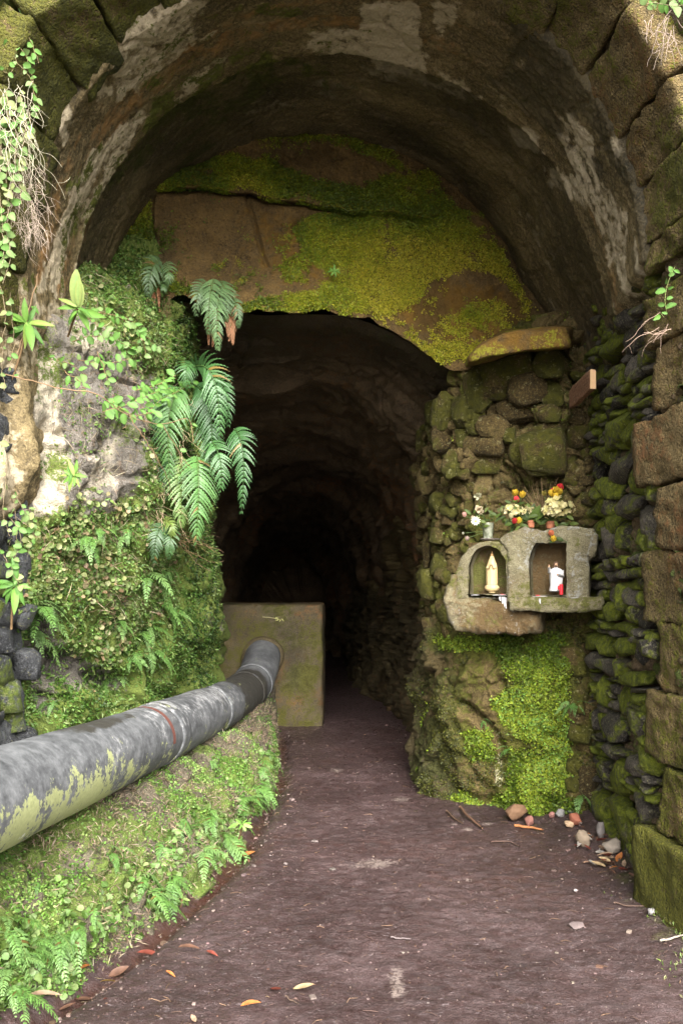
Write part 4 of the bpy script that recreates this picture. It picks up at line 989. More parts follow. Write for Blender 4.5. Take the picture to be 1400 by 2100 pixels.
# ------------------------------------------------------------------ ferns
def frond_arrays(base, ctrl, tip, face, width, pairs=22, lob=6, seed=0, col=(.1, .2, .04), ang=(20, 50), droop=.25, stalk=.0):
    r = np.random.default_rng(seed); n = 60
    C_ = bez(base, ctrl, tip, n); T = nrm(np.gradient(C_, axis=0)); L = np.linalg.norm(np.diff(C_, axis=0), axis=1).sum()
    g = Geo(); g.add(*tube(C_[::3], np.linspace(.010, .002, 20) * max(.3, min(1, L)), 4), np.array(col) * (.9, .75, .6))
    for k in range(pairs):
        s = stalk + (1 - stalk) * (k + .6) / (pairs + .4); i = min(n - 1, int(s * (n - 1))); q = (s - stalk) / (1 - stalk)
        pl = width * min(1, (q / .18 + .25)) ** .7 * (1 - q) ** .72 * 1.12 + .004
        t = T[i]; sd = nrm(np.cross(t, face)); up = np.cross(sd, t)
        a = math.radians(np.interp(q, [0, 1], ang)) ; w = L * (1 - stalk) / pairs * .66 * (1 - .35 * q)
        for sg in (-1, 1):
            if r.random() < .05 and q > .15: continue
            aa = a + r.normal(0, .10); dv = nrm(sg * sd * math.cos(aa) + t * math.sin(aa) + up * r.normal(0, .08)); l = pl * r.uniform(.92, 1.06)
            m = lob * 2 + 1; u = np.linspace(0, 1, m)[:, None]
            mid = C_[i] + dv * l * u + (np.array([0, 0, -1.]) * droop * l + t * .12 * l) * u ** 2 + up * .10 * l * u * (1 - u) * 2
            wv = nrm(np.cross(dv, up)); env = np.clip((1 - u) ** .6 * (.6 + .4 * np.minimum(1, u / .1)), .05, 1); z = np.where(np.arange(m)[:, None] % 2 == 0, 1.0, .50); z[-1] = .15
            sh = dv * (w * .35 * (np.arange(m) % 2 == 0))[:, None]
            e1 = mid + wv * w * env * z + sh - up * w * .25; e2 = mid - wv * w * env * z + sh - up * w * .25
            V = np.stack([e1, mid, e2], 1).reshape(-1, 3)
            brn = r.random() < .015; c = (np.array(col) if not brn else np.array((.16, .11, .03))) * r.uniform(.75, 1.22) * np.repeat(np.linspace(1, .9, m), 3)[:, None]
            g.add(V, gridF(m, 3), c)
    return g

def facing(p, up=.5, rnd=0, r=None):
    v = nrm(np.array([0, 0, CZ]) - p); v = nrm(v + np.array([0, 0, up]) + (r.normal(0, rnd, 3) if r is not None else 0)); return v

def hanging_ferns():
    r = np.random.default_rng(21)
    def fern(label, d, fronds, group=None, dead=()):
        b0 = W(fronds[0][0][0], fronds[0][0][1], d)
        root = empty('fern', b0, label, 'fern', group)
        for k, (b, c, t, wd_, col, dd) in enumerate(fronds):
            B = W(*b, d + dd); Cc = W(*c, d - .16 + dd); Tp = W(*t, d - .06 + dd)
            L = np.linalg.norm(Tp - B); wpx = wd_ * 1.2 / F * d
            g = frond_arrays(B, Cc, Tp, facing(B, .25, .18, r), wpx, max(14, int(L / .021)), 7, int(r.integers(9999)), col, (18, 48), .38)
            g.obj('frond', MAT['fern'], root, True, origin=B)
        for (b, t, wd_) in dead:
            B = W(*b, d); Tp = W(*t, d - .03)
            g = frond_arrays(B, (B + Tp) / 2 + (0, -.04, .02), Tp, facing(B, .2, .3, r), wd_ / F * d, 16, 3, int(r.integers(9999)), (.22, .10, .045), (45, 70), .9)
            g.obj('withered_frond', MAT['dry'], root, True, origin=B)
    dk = [(.040, .11, .032), (.055, .14, .040), (.085, .19, .05), (.05, .125, .030)]
    fern('large glossy dark green fern hanging at the edge of the dark tunnel opening', 5.28, [
        ((398, 752), (452, 728), (452, 905), 46, dk[1], -.06), ((402, 790), (445, 815), (432, 965), 40, dk[0], .04), ((372, 796), (330, 820), (352, 1010), 42, dk[2], -.05), ((360, 800), (318, 812), (330, 965), 34, dk[1], .04),
        ((404, 935), (412, 985), (402, 1122), 44, dk[2], -.04), ((480, 880), (510, 895), (494, 1060), 32, dk[0], .0), ((430, 900), (462, 930), (452, 1015), 30, dk[1], -.02), ((372, 935), (372, 1010), (372, 1085), 34, (.12, .20, .05), -.03), ((396, 745), (372, 742), (388, 800), 26, dk[1], .0),
        ((440, 770), (470, 790), (468, 880), 26, dk[0], .05), ((415, 860), (440, 900), (425, 990), 30, dk[3], .06), ((352, 930), (338, 960), (342, 1030), 24, dk[1], .03)])
    pl = [(.10, .17, .07), (.12, .21, .08), (.085, .16, .055)]
    fern('middle sized pale green fern with withered brown fronds hanging from the rock lip', 5.80, [((425, 578), (398, 590), (404, 652), 22, pl[0], 0), ((438, 572), (425, 610), (428, 690), 24, pl[1], -.03), ((452, 575), (468, 600), (462, 664), 24, pl[2], .02), ((452, 590), (440, 640), (448, 724), 24, pl[1], -.05), ((470, 600), (492, 625), (488, 676), 16, pl[0], .03), ((432, 590), (415, 600), (418, 640), 18, pl[2], .03)],
         None, [((432, 620), (428, 708), 14), ((445, 630), (436, 712), 12), ((474, 640), (478, 706), 16), ((466, 630), (470, 700), 12)])
    fern('small pale fern on the upper left rock beside a withered brown stem', 5.75, [((330, 532), (300, 545), (306, 616), 26, pl[0], 0), ((342, 536), (352, 560), (340, 586), 16, pl[1], 0), ((336, 575), (338, 590), (333, 602), 8, pl[2], 0)], None, [((318, 600), (308, 662), 8), ((326, 590), (328, 640), 5)])
    fern('dark narrow fern drooping over the ground cover under the large glossy fern', 5.15, [((340, 1075), (312, 1090), (318, 1160), 22, (.05, .10, .04), 0), ((350, 1080), (352, 1100), (345, 1150), 18, (.05, .11, .035), 0), ((335, 1065), (360, 1070), (352, 1110), 14, (.13, .19, .04), .0)])
hanging_ferns()

FR = []
for k in range(6):
    g = frond_arrays((0, 0, 0), (0, .45, .22 - .05 * k), (0, .80, -.35 - .08 * k), nrm(np.array([0, .35, 1.0])), .17 + .02 * (k % 3), 15, 3, 60 + k, [(.13, .26, .06), (.10, .21, .045), (.17, .30, .09)][k % 3], (12, 45), .25, .12)
    V, Fs, c = g.arrays(); FR.append(mesh_data('frond', V, Fs, MAT['fern'], True, c))

def surf_at(V, px, py, maxd=99, tol=None):
    qx, qy = proj(V); k = np.argmin((qx - px) ** 2 + (qy - py) ** 2 + np.where(V[..., 1] > maxd, 1e6, 0) + V[..., 1] * 3); i, j = np.unravel_index(k, qx.shape)
    return V[i, j], (i, j)

def small_ferns():
    r = np.random.default_rng(33)
    where = {'pillar': [(175, 1105, .20, 'beside the pink stained round leaves'), (255, 1090, .15, ''), (300, 1170, .26, ''), (318, 1235, .26, ''), (290, 1290, .22, ''), (312, 1330, .20, ''), (92, 1245, .24, ''), (60, 1290, .22, ''), (108, 1440, .14, ''), (240, 1275, .15, ''), (335, 1165, .18, ''), (228, 1392, .15, ''), (268, 1345, .14, ''), (200, 1085, .14, ''), (345, 1260, .2, ''), (75, 1235, .2, ''), (120, 1420, .12, '')],
             'bank': [(535, 1575, .18, ''), (520, 1610, .20, ''), (500, 1645, .20, ''), (540, 1545, .16, ''), (480, 1680, .20, ''), (455, 1712, .20, ''), (425, 1672, .16, ''), (372, 1625, .13, ''), (345, 1765, .17, ''), (325, 1740, .13, ''), (385, 1720, .14, ''), (110, 1925, .15, ''), (150, 1905, .13, ''), (12, 1895, .15, ''), (20, 2030, .17, ''), (62, 1940, .12, ''), (300, 1835, .15, ''), (432, 1560, .10, ''), (285, 1790, .13, ''), (340, 1800, .15, ''), (410, 1745, .15, ''), (5, 1985, .12, ''), (525, 1640, .16, ''), (470, 1740, .14, ''), (360, 1690, .12, ''), (545, 1600, .16, ''), (70, 1820, .10, ''), (220, 1740, .09, ''), (185, 1880, .11, '')],
             'pier': [(1188, 1632, .16, ''), (1178, 1440, .12, ''), (1045, 1535, .10, ''), (990, 1475, .08, '')]}
    txt = {'pillar': 'small bright green fern growing out of the ground cover on the left buttress', 'bank': 'small bright green fern arching off the bank below the pipe', 'pier': 'tiny green fern on the mossy pier below the shrine'}
    ORD = ['first', 'second', 'third', 'fourth', 'fifth', 'sixth', 'seventh', 'eighth', 'ninth', 'tenth', 'eleventh', 'twelfth', 'thirteenth', 'fourteenth', 'fifteenth', 'sixteenth', 'seventeenth', 'eighteenth', 'nineteenth', 'twentieth']
    def fern_label(key, px, py, lst):
        if key == 'pier': return {1188: 'tiny fern at the foot of the rubble wall beside the mossy pier', 1178: 'tiny fern on the right edge of the mossy pier at mid height', 1045: 'tiny fern above the white lime streak on the mossy pier', 990: 'tiny fern in the crack of the mossy pier'}[px]
        if key == 'pillar':
            lev = lambda y: 'below the large glossy fern' if y < 1200 else ('at mid height' if y < 1320 else 'just above the pipe')
            same = sorted(q[0] for q in lst if lev(q[1]) == lev(py)); return 'small bright fern on the left buttress %s, %s from the left' % (lev(py), ORD[same.index(px)])
        base = lambda x, y: y - np.interp(x, [0, 50, 240, 400, 480, 560], [2110, 2080, 1960, 1820, 1755, 1600])
        lev = lambda x, y: 'near the top of the bank' if base(x, y) < -150 else ('halfway up the bank' if base(x, y) < -70 else 'at the foot of the bank')
        same = sorted(((q[0], q[1]) for q in lst if lev(q[0], q[1]) == lev(px, py)), reverse=True); return 'small bright fern %s, %s from the concrete block' % (lev(px, py), ORD[min(19, same.index((px, py)))])
    for key, lst in where.items():
        V = {'pillar': PV, 'bank': KV, 'pier': IV}[key]
        for k, (px, py, L, _) in enumerate(lst):
            p, (i, j) = surf_at(V, px, py, 7.6); nb = gnormals(V[max(0, i - 6):i + 7, max(0, j - 6):j + 7], (0, 0, 2)).reshape(-1, 3).mean(0) if False else nrm(np.cross(V[i, min(j + 5, V.shape[1] - 1)] - V[i, max(0, j - 5)], V[min(i + 5, V.shape[0] - 1), j] - V[max(0, i - 5), j]))
            if nb @ (np.array([0, 0, CZ]) - p) < 0: nb = -nb
            root = empty('fern', p, fern_label(key, px, py, lst), 'fern', 'small ferns on the ' + {'pillar': 'left buttress', 'bank': 'bank', 'pier': 'pier'}[key])
            yaw0 = math.atan2(-nb[0], nb[1])
            for q in range(r.integers(4, 8)):
                o = link('frond', FR[r.integers(6)], root)
                o.rotation_euler = (r.normal(-.1, .3), r.normal(0, .2), yaw0 + r.uniform(-1.25, 1.25)); s = L * (1.45 if key == 'bank' else 1.2) * r.uniform(.6, 1.15); o.scale = (s, s, s)
                o.location = tuple(r.normal(0, .012, 3) + nb * .01)
small_ferns()

# ------------------------------------------------------------------ broad leaved plants, brambles, creepers, roots
def blade(L=1.0, Wd=.3, fold=.18, curl=.25, n=7, kind='lance'):
    u = np.linspace(0, 1, n); w = {'lance': np.sin(np.pi * u ** .85) ** .8, 'oval': np.sin(np.pi * np.clip(u * .96 + .02, 0, 1)) ** .55, 'heart': np.sin(np.pi * np.clip(u * .93 + .06, 0, 1)) ** .6 * (1.15 - .5 * u)}[kind] * Wd / 2
    mid = np.stack([u * 0, u * L, -curl * L * u ** 2], -1); e = np.stack([w, u * 0, w * fold * 2], -1); e2 = e * (-1, 1, 1)
    return np.stack([mid + e, mid, mid + e2], 1).reshape(-1, 3), gridF(n, 3)

def leafmesh(name, kind, Wd, fold, curl, col, edge=None):
    V, Fs = blade(1, Wd, fold, curl, 8, kind); c = np.array(col) * np.ones((len(V), 3)); c = c.reshape(-1, 3, 3); c[:, 1] *= 1.35
    if edge is not None: c[:, 0] = edge; c[:, 2] = edge
    return mesh_data(name, V, Fs, MAT['leaf'], True, c.reshape(-1, 3))

def orient(o, d, up):
    """local +Y along d, local +Z as near to up as it goes"""
    y = nrm(np.asarray(d, float)); z = np.asarray(up, float); x = nrm(np.cross(y, z)); z = np.cross(x, y)
    o.rotation_euler = Matrix(np.array([x, y, z]).T.tolist()).to_euler()

def broad_plants():
    r = np.random.default_rng(8)
    big = [leafmesh('leaf', 'lance', .29, .12, .32, (.13, .26, .045)), leafmesh('leaf', 'lance', .26, .2, .45, (.08, .18, .035)), leafmesh('leaf', 'oval', .36, .15, .2, (.20, .31, .10), (.33, .38, .12)), leafmesh('leaf', 'lance', .25, .1, .4, (.22, .31, .07))]
    def plant(label, cx, cy, d, leaves, stem):
        c = W(cx, cy, d); root = empty('leafy_plant', c, label, 'plant')
        s = np.array([W(x, y, dd) for x, y, dd in stem]); g = Geo(); g.add(*tube(spline(s, 14), .006, 5), (.16, .10, .05)); g.obj('stem', MAT['twig'], root)
        for (ang, ln, dz, k) in leaves:
            a = math.radians(ang + r.normal(0, 11)); o = link('leaf', big[k], root); dv = np.array([math.cos(a), -.35 + dz, math.sin(a)]); L = .88 * r.uniform(.65, 1.12) * ln / F * d
            orient(o, dv, facing(c, .5, .25, r)); o.scale = (L, L, L); o.location = tuple(r.normal(0, .006, 3))
    plant('glossy plant with two upright pale oval leaves on top of the left buttress', 160, 632, 4.35, [(105, 72, -.2, 2), (68, 70, -.2, 2), (150, 50, 0, 3), (-15, 82, .2, 0), (-8, 60, -.4, 1), (170, 46, -.1, 0), (-110, 52, .1, 1), (-60, 60, .2, 0), (128, 40, .2, 1), (-140, 36, .1, 0)], [(160, 632, 4.35), (150, 660, 4.4), (140, 690, 4.5)])
    plant('leafy plant with long narrow leaves hanging below its crown at the left edge', 55, 662, 4.18, [(110, 58, -.1, 0), (82, 62, -.2, 0), (140, 66, 0, 0), (160, 58, -.3, 0), (55, 44, .1, 1), (4, 58, -.1, 3), (-20, 44, .2, 1), (-150, 66, 0, 1), (-125, 56, .3, 1), (-80, 88, -.2, 0), (-62, 78, .1, 1), (-95, 84, .1, 3), (180, 40, 0, 3)], [(55, 662, 4.18), (44, 720, 4.2), (20, 790, 4.2), (0, 820, 4.22)])
    plant('dark green leafy plant above the hollow at the lower left edge', 30, 1200, 4.02, [(100, 66, -.1, 1), (60, 64, 0, 1), (35, 52, .2, 1), (150, 60, 0, 1), (185, 56, -.2, 1), (-80, 64, -.2, 0), (-50, 60, .1, 1), (-120, 52, .2, 1), (-15, 50, .2, 0), (210, 52, 0, 1)], [(30, 1200, 4.02), (26, 1240, 4.1), (24, 1290, 4.15)])
    plant('small rosette of narrow green leaves on the bare pale rock', 152, 975, 4.38, [(a, 34 + 6 * math.sin(a), .0, (0, 3, 1)[i % 3]) for i, a in enumerate(range(0, 360, 24))], [(152, 975, 4.38), (156, 985, 4.42), (158, 992, 4.5)])
    plant('light green broad leaved weed low on the bank beside the path', 498, 1690, 5.0, [(120, 26, 0, 0), (60, 24, 0, 0), (0, 26, 0, 2), (180, 28, 0, 0), (-60, 24, 0, 2), (-130, 24, 0, 0), (90, 24, -.3, 2), (30, 24, -.3, 0)], [(498, 1690, 5.0), (494, 1705, 5.05), (490, 1720, 5.1)])
    plant('pale green two leaved sprig at the foot of the bank beside the wet gutter', 374, 1842, 4.35, [(100, 22, 0, 2), (10, 20, 0, 2), (-160, 22, 0, 2), (-80, 18, 0, 0)], [(374, 1842, 4.35), (372, 1852, 4.35), (370, 1862, 4.36)])
    plant('small bright sprig of leaves among the lime green moss', 686, 556, 6.0, [(a, 20, 0, 0) for a in (20, 70, 130, 180, 230, 290, 330)], [(686, 556, 6.0), (686, 560, 6.05), (686, 566, 6.1)])
    small = [leafmesh('leaf', 'oval', .72, .15, .15, (.11, .22, .05)), leafmesh('leaf', 'heart', .85, .12, .2, (.16, .24, .08)), leafmesh('leaf', 'lance', .5, .2, .25, (.10, .22, .04)), leafmesh('leaf', 'heart', .9, .1, .15, (.22, .25, .10))]
    def creeper(name, label, cat, paths, step, size, kinds, thick=.003, scol=(.20, .13, .07), jit=14, skip=0, group=None):
        b = W(*paths[0][0]); root = empty(name, b, label, cat, group); g = Geo()
        for p in paths:
            q = spline(np.array([W(*z) for z in p]), 40); q = q + .004 * fbm(q, 2, 5, sc=30)[:, None]; g.add(*tube(q, np.linspace(thick, thick * .5, 40), 4), scol)
            Ln = np.linalg.norm(np.diff(q, axis=0), axis=1).sum(); n = int(Ln / step)
            for k in range(skip, n):
                i = int((k + .5) / n * 39); sg = 1 if k % 2 else -1
                o = link('leaf', small[kinds[r.integers(len(kinds))]], root); t = q[min(i + 1, 39)] - q[i]; n0 = facing(q[i], .45, .35, r)
                sd = nrm(np.cross(nrm(t), n0)) * sg; dv = sd + nrm(t) * .4 + r.normal(0, .25, 3) + np.array([0, -.2, -.15])
                orient(o, dv, n0); L = size * r.uniform(.5, 1.1); o.scale = (L, L, L); o.location = tuple(q[i] - b + r.normal(0, jit * .0004, 3))
        g.obj('stem', MAT['twig'], root)
    creeper('creeper', 'trailing creeper with small oval leaves in the top left corner', 'creeper', [[(30, -20, 3.8), (52, 40, 3.8), (62, 80, 3.79), (80, 130, 3.78)], [(-10, 70, 3.78), (20, 85, 3.78), (50, 110, 3.77), (64, 150, 3.76), (75, 210, 3.76)], [(-10, 100, 3.77), (15, 100, 3.77), (38, 130, 3.76), (60, 160, 3.76), (72, 190, 3.75), (80, 235, 3.75)], [(0, 140, 3.75), (20, 150, 3.75), (34, 128, 3.75)]], .028, .036, (0, 0, 1), .0022, (.16, .13, .06))
    creeper('creeper', 'thick hanging curtain of round leaved creeper down the left edge', 'creeper', [[(40, 190, 3.74), (52, 260, 3.72), (40, 340, 3.72), (44, 420, 3.74)], [(10, 180, 3.7), (22, 260, 3.7), (18, 330, 3.7), (10, 400, 3.72)], [(60, 230, 3.75), (66, 280, 3.75), (58, 320, 3.76), (55, 350, 3.76)], [(-6, 200, 3.7), (4, 300, 3.7), (0, 380, 3.7), (8, 470, 3.72)], [(20, 400, 3.74), (14, 470, 3.74), (22, 520, 3.75), (8, 580, 3.76)], [(-10, 430, 3.74), (10, 500, 3.74), (2, 560, 3.75)], [(30, 240, 3.7), (34, 300, 3.7), (28, 380, 3.72)]], .024, .042, (1, 3, 1, 0), .0022, (.30, .24, .15))
    creeper('creeper', 'loose round leaved creeper hanging over the dark wet blocks at the left edge', 'creeper', [[(-8, 560, 3.8), (12, 640, 3.85), (4, 720, 3.9), (10, 800, 3.9)], [(20, 600, 3.9), (30, 700, 4.0), (18, 760, 4.0)], [(-5, 900, 3.85), (14, 960, 3.9), (6, 1040, 3.9), (20, 1100, 3.95)], [(26, 1010, 4.05), (36, 1080, 4.1), (28, 1150, 4.1)]], .05, .034, (1, 3, 0), .002, (.26, .2, .12))
    creeper('creeper', 'round leaved creeper clinging to the pale plaster at the lower left edge', 'creeper', [[(20, 1060, 4.0), (44, 1100, 4.02), (30, 1150, 4.02)], [(60, 1040, 4.1), (70, 1090, 4.12), (58, 1140, 4.12)], [(30, 1010, 4.0), (52, 1050, 4.04), (66, 1070, 4.1)], [(0, 1120, 3.98), (30, 1180, 4.0), (50, 1210, 4.05)]], .020, .04, (1, 0, 3), .002, (.2, .16, .1))
    creeper('bramble', 'long bare bramble stem arching right across the left buttress', 'bramble', [[(-20, 758, 4.15), (60, 780, 4.2), (130, 798, 4.28), (200, 808, 4.38), (260, 850, 4.55), (330, 870, 4.8), (385, 860, 5.1), (398, 905, 5.15)], [(262, 850, 4.55), (300, 905, 4.7), (335, 960, 4.9), (352, 1010, 5.1)], [(330, 868, 4.8), (370, 930, 5.0), (392, 960, 5.1)], [(80, 560, 4.3), (44, 700, 4.22), (0, 860, 4.2)]], .30, .05, (2, 0), .0035, (.30, .19, .11))
    creeper('bramble', 'leafy bramble shoots with bright green leaves in front of the large glossy fern', 'bramble', [[(210, 845, 4.5), (260, 830, 4.6), (310, 808, 4.75), (350, 795, 5.0)], [(300, 850, 4.7), (330, 820, 4.85), (370, 800, 5.2), (395, 785, 5.4)], [(230, 820, 4.55), (270, 850, 4.6), (320, 845, 4.75)], [(280, 800, 4.7), (320, 790, 4.85), (360, 770, 5.1)]], .022, .055, (2, 2, 0), .003, (.24, .2, .08))
    creeper('bramble', 'sprays of bright green leaves spread over the upper left buttress', 'bramble', [[(150, 700, 4.5), (190, 690, 4.55), (240, 700, 4.65), (280, 720, 4.8)], [(170, 650, 4.5), (220, 680, 4.6), (260, 720, 4.75), (290, 760, 4.9)], [(190, 640, 4.6), (240, 650, 4.75), (290, 690, 4.95), (300, 730, 5.0)], [(100, 735, 4.35), (140, 745, 4.4), (180, 770, 4.45)], [(130, 760, 4.4), (160, 780, 4.4), (175, 800, 4.42)], [(160, 740, 4.45), (220, 745, 4.55), (270, 735, 4.7)], [(260, 650, 4.95), (310, 700, 5.15), (330, 720, 5.3)], [(200, 720, 4.5), (215, 760, 4.5), (225, 790, 4.5)]], .024, .05, (2, 0, 1), .0025, (.24, .16, .08))
    creeper('sapling', 'thin seedling with pale green leaves growing from the right stone blocks', 'seedling', [[(1366, 645, 3.98), (1362, 615, 3.95), (1370, 575, 3.93), (1384, 545, 3.92)], [(1360, 650, 3.98), (1352, 640, 3.96)]], .022, .05, (2, 0), .0015, (.25, .3, .1))
    # bare roots and tangles
    def roots(label, n, box, d, ln, down, col, name='hanging_roots', fork=2, thick=.0018, spread=.5, cat='roots'):
        g = Geo()
        for k in range(n):
            x, y = r.uniform(box[0], box[2]), r.uniform(box[1], box[3]); p = W(x, y, d + r.uniform(-.05, .05)); pts = [p]; v = nrm(np.array(down) + r.normal(0, spread, 3)); L = ln * r.uniform(.5, 1.3)
            for q in range(7):
                v = nrm(v + r.normal(0, .35, 3) * (1, .4, 1) + np.array(down) * .3); p = p + v * L / 7; pts.append(p)
            g.add(*tube(spline(pts, 14), np.linspace(thick, thick * .4, 14), 3, False), np.array(col) * r.uniform(.7, 1.2))
            for f in range(r.integers(0, fork + 1)):
                p2 = pts[r.integers(2, 6)]; v2 = nrm(v + r.normal(0, .7, 3)); q2 = [p2]
                for q in range(4): v2 = nrm(v2 + r.normal(0, .35, 3)); p2 = p2 + v2 * L / 12; q2.append(p2)
                g.add(*tube(spline(q2, 8), np.linspace(thick * .7, thick * .3, 8), 3, False), np.array(col) * r.uniform(.7, 1.2))
        o = g.obj(name, MAT['twig']); tag(o, label, cat)
    roots('pale bare roots dangling in the top right corner', 16, (1318, 20, 1400, 70), 3.55, .18, (0, -.1, -1), (.34, .26, .21), thick=.0022)
    roots('thin pale bare twigs in front of the right stone blocks below the seedling', 7, (1350, 640, 1396, 690), 3.9, .16, (-.6, -.1, -.5), (.36, .25, .19), thick=.0017, name='bare_twig', cat='twigs')
    roots('matted fine dry rootlets hanging on the left under the round leaved creeper', 110, (20, 330, 80, 470), 3.85, .16, (.25, -.1, -1), (.50, .40, .32), thick=.0012, spread=.6)
    roots('long pale dry grass strands hanging through the creeper on the left', 40, (-5, 160, 70, 320), 3.68, .28, (.1, -.2, -1), (.55, .50, .36), thick=.0014, spread=.35, name='dry_grass', cat='dry grass')
    roots('tangle of dry stems in front of the left buttress beside the large fern', 46, (270, 830, 370, 1080), 5.15, .20, (.4, -.2, -.8), (.42, .32, .2), thick=.0018, spread=.6, name='dry_grass', cat='dry stems')
    roots('spray of thin brown twigs poking out below the large fern', 9, (348, 1085, 372, 1115), 5.6, .30, (.85, -.1, -.55), (.36, .22, .13), thick=.002, spread=.12, name='bare_twig', cat='twigs', fork=3)
    roots('dark reddish rootlets trailing below the lip of rock beside the fern', 14, (330, 600, 350, 640), 5.75, .18, (0, -.1, -1), (.20, .11, .07), thick=.0015)
    creeper('creeper', 'green leaves above the pale roots in the top right corner', 'creeper', [[(1310, 12, 3.6), (1340, 6, 3.58), (1380, 12, 3.56), (1410, 8, 3.55)], [(1330, -5, 3.6), (1360, 0, 3.6), (1400, -2, 3.6)]], .02, .045, (1, 0, 2), .0022, (.25, .2, .12))
broad_plants()
# ------------------------------------------------------------------ the shrine on the pier
SQ = np.array([1.665, 5.45]); SN = nrm(np.array([-.33, -.944])); SE = np.array([-SN[1], SN[0]]); SE = SE if SE[0] > 0 else -SE
def on_shrine(px, py, out=0.0):
    """point on the plane of the shrine's front (moved out towards the path by `out`)"""
    px, py = np.asarray(px, float), np.asarray(py, float); rx = (px - CX) / F
    q = SQ + SN * out; t = (q @ SN) / (rx * SN[0] + SN[1]); return np.stack([rx * t, t, CZ - (py - HZ) / F * t], -1)
def to_uz(p): return np.stack([(p[..., :2] - SQ) @ SE, p[..., 2]], -1)
def from_uz(uz, out): 
    uz = np.asarray(uz, float); out = np.broadcast_to(out, uz.shape[:-1])
    xy = SQ + uz[..., :1] * SE + out[..., None] * SN; return np.concatenate([xy, uz[..., 1:]], -1)

def resample(P, step, close=True):
    P = np.asarray(P, float); Q = np.concatenate([P, P[:1]]) if close else P; o = []
    for a, b in zip(Q[:-1], Q[1:]):
        n = max(1, int(np.linalg.norm(b - a) / step)); o += [a + (b - a) * k / n for k in range(n)]
    return np.array(o)

def plate(name, outer, holes, out, depth, mat, parent, seed, bev=.010, rough=.0045, step=.014, jag=.0018, moss=.25, pale=.15, rust=.3):
    """a block with a front outline and openings that run back from it"""
    L = [to_uz(on_shrine(*np.array(p, float).T, out)) for p in [outer] + holes]
    L = [resample(p, step) for p in L]
    for q in L: q += jag * np.stack([vnoise(np.stack([q[:, 0] * 40, q[:, 1] * 40, q[:, 0] * 0 + seed + k], -1), seed + k) for k in (0, 1)], -1)
    pts = np.concatenate(L); edges = []; o = 0
    for q in L: edges += [(o + k, o + (k + 1) % len(q)) for k in range(len(q))]; o += len(q)
    nb = o; lo, hi = L[0].min(0), L[0].max(0)
    gx, gy = np.meshgrid(np.arange(lo[0], hi[0], step), np.arange(lo[1], hi[1], step)); gp = np.stack([gx.ravel(), gy.ravel()], -1); gp += np.random.default_rng(seed).normal(0, step * .15, gp.shape)
    ins = polymask(gp[:, 0], gp[:, 1], L[0], 1e-6) > .5
    for h in L[1:]: ins &= polymask(gp[:, 0], gp[:, 1], h, 1e-6) < .5
    dist = np.full(len(gp), 9.)
    for q in L:
        for k in range(0, len(q), 1): dist = np.minimum(dist, np.hypot(*(gp - q[k]).T))
    gp = gp[ins & (dist > step * .6)]
    allp = np.concatenate([pts, gp]); r = geometry.delaunay_2d_cdt([Vector(p) for p in allp], edges, [], 0, 1e-7)
    vv = np.array([tuple(p) for p in r[0]]); orig = r[3]; tri = []
    for f in r[2]:
        c = vv[list(f)].mean(0)[None]
        if polymask(c[:, 0], c[:, 1], L[0], 1e-9)[0] > .5 and all(polymask(c[:, 0], c[:, 1], h, 1e-9)[0] < .5 for h in L[1:]): tri.append(f)
    tri = np.array(tri)
    d = np.full(len(vv), 9.)
    for q in L:
        for p in q: d = np.minimum(d, np.hypot(*(vv - p).T))
    z = out - bev * np.exp(-d / .012)
    front = from_uz(vv, z); front = front + rough * np.stack([fbm(front, 4, seed + k, sc=14) for k in range(3)], -1) + .004 * fbm(front, 2, seed + 9, sc=60)[:, None]
    idx = {}
    for k, oo in enumerate(orig):
        for a in oo:
            if a < nb: idx[a] = k
    g = Geo(); V = [front]; Fs = [tri]; n = len(front); o = 0
    for q in L:
        m = len(q); f0 = fi = np.array([idx[o + k] for k in range(m)])
        for lev in (.35, 1.0):
            bk = from_uz(vv[f0], out - depth * lev); bk = bk + rough * np.stack([fbm(bk, 3, seed + k, sc=14) for k in range(3)], -1)
            V.append(bk); bi = n + np.arange(m); n += m
            Fs.append(np.stack([fi, np.roll(fi, -1), np.roll(bi, -1), bi], -1)); fi = bi
        o += m
    V = np.concatenate(V); nz = fbm(V, 4, seed, sc=8)
    mk = np.zeros((len(V), 4)); mk[:, 0] = moss + .35 * nz; mk[:, 1] = pale - .3 * nz; mk[:, 2] = rust + .3 * fbm(V, 3, seed + 3, sc=5)
    tris = np.concatenate([f for f in Fs if f.shape[1] == 3]); qd = np.concatenate([f for f in Fs if f.shape[1] == 4])
    return obj(name, V, [tris, qd], mat, parent, True, mk, 'mask')

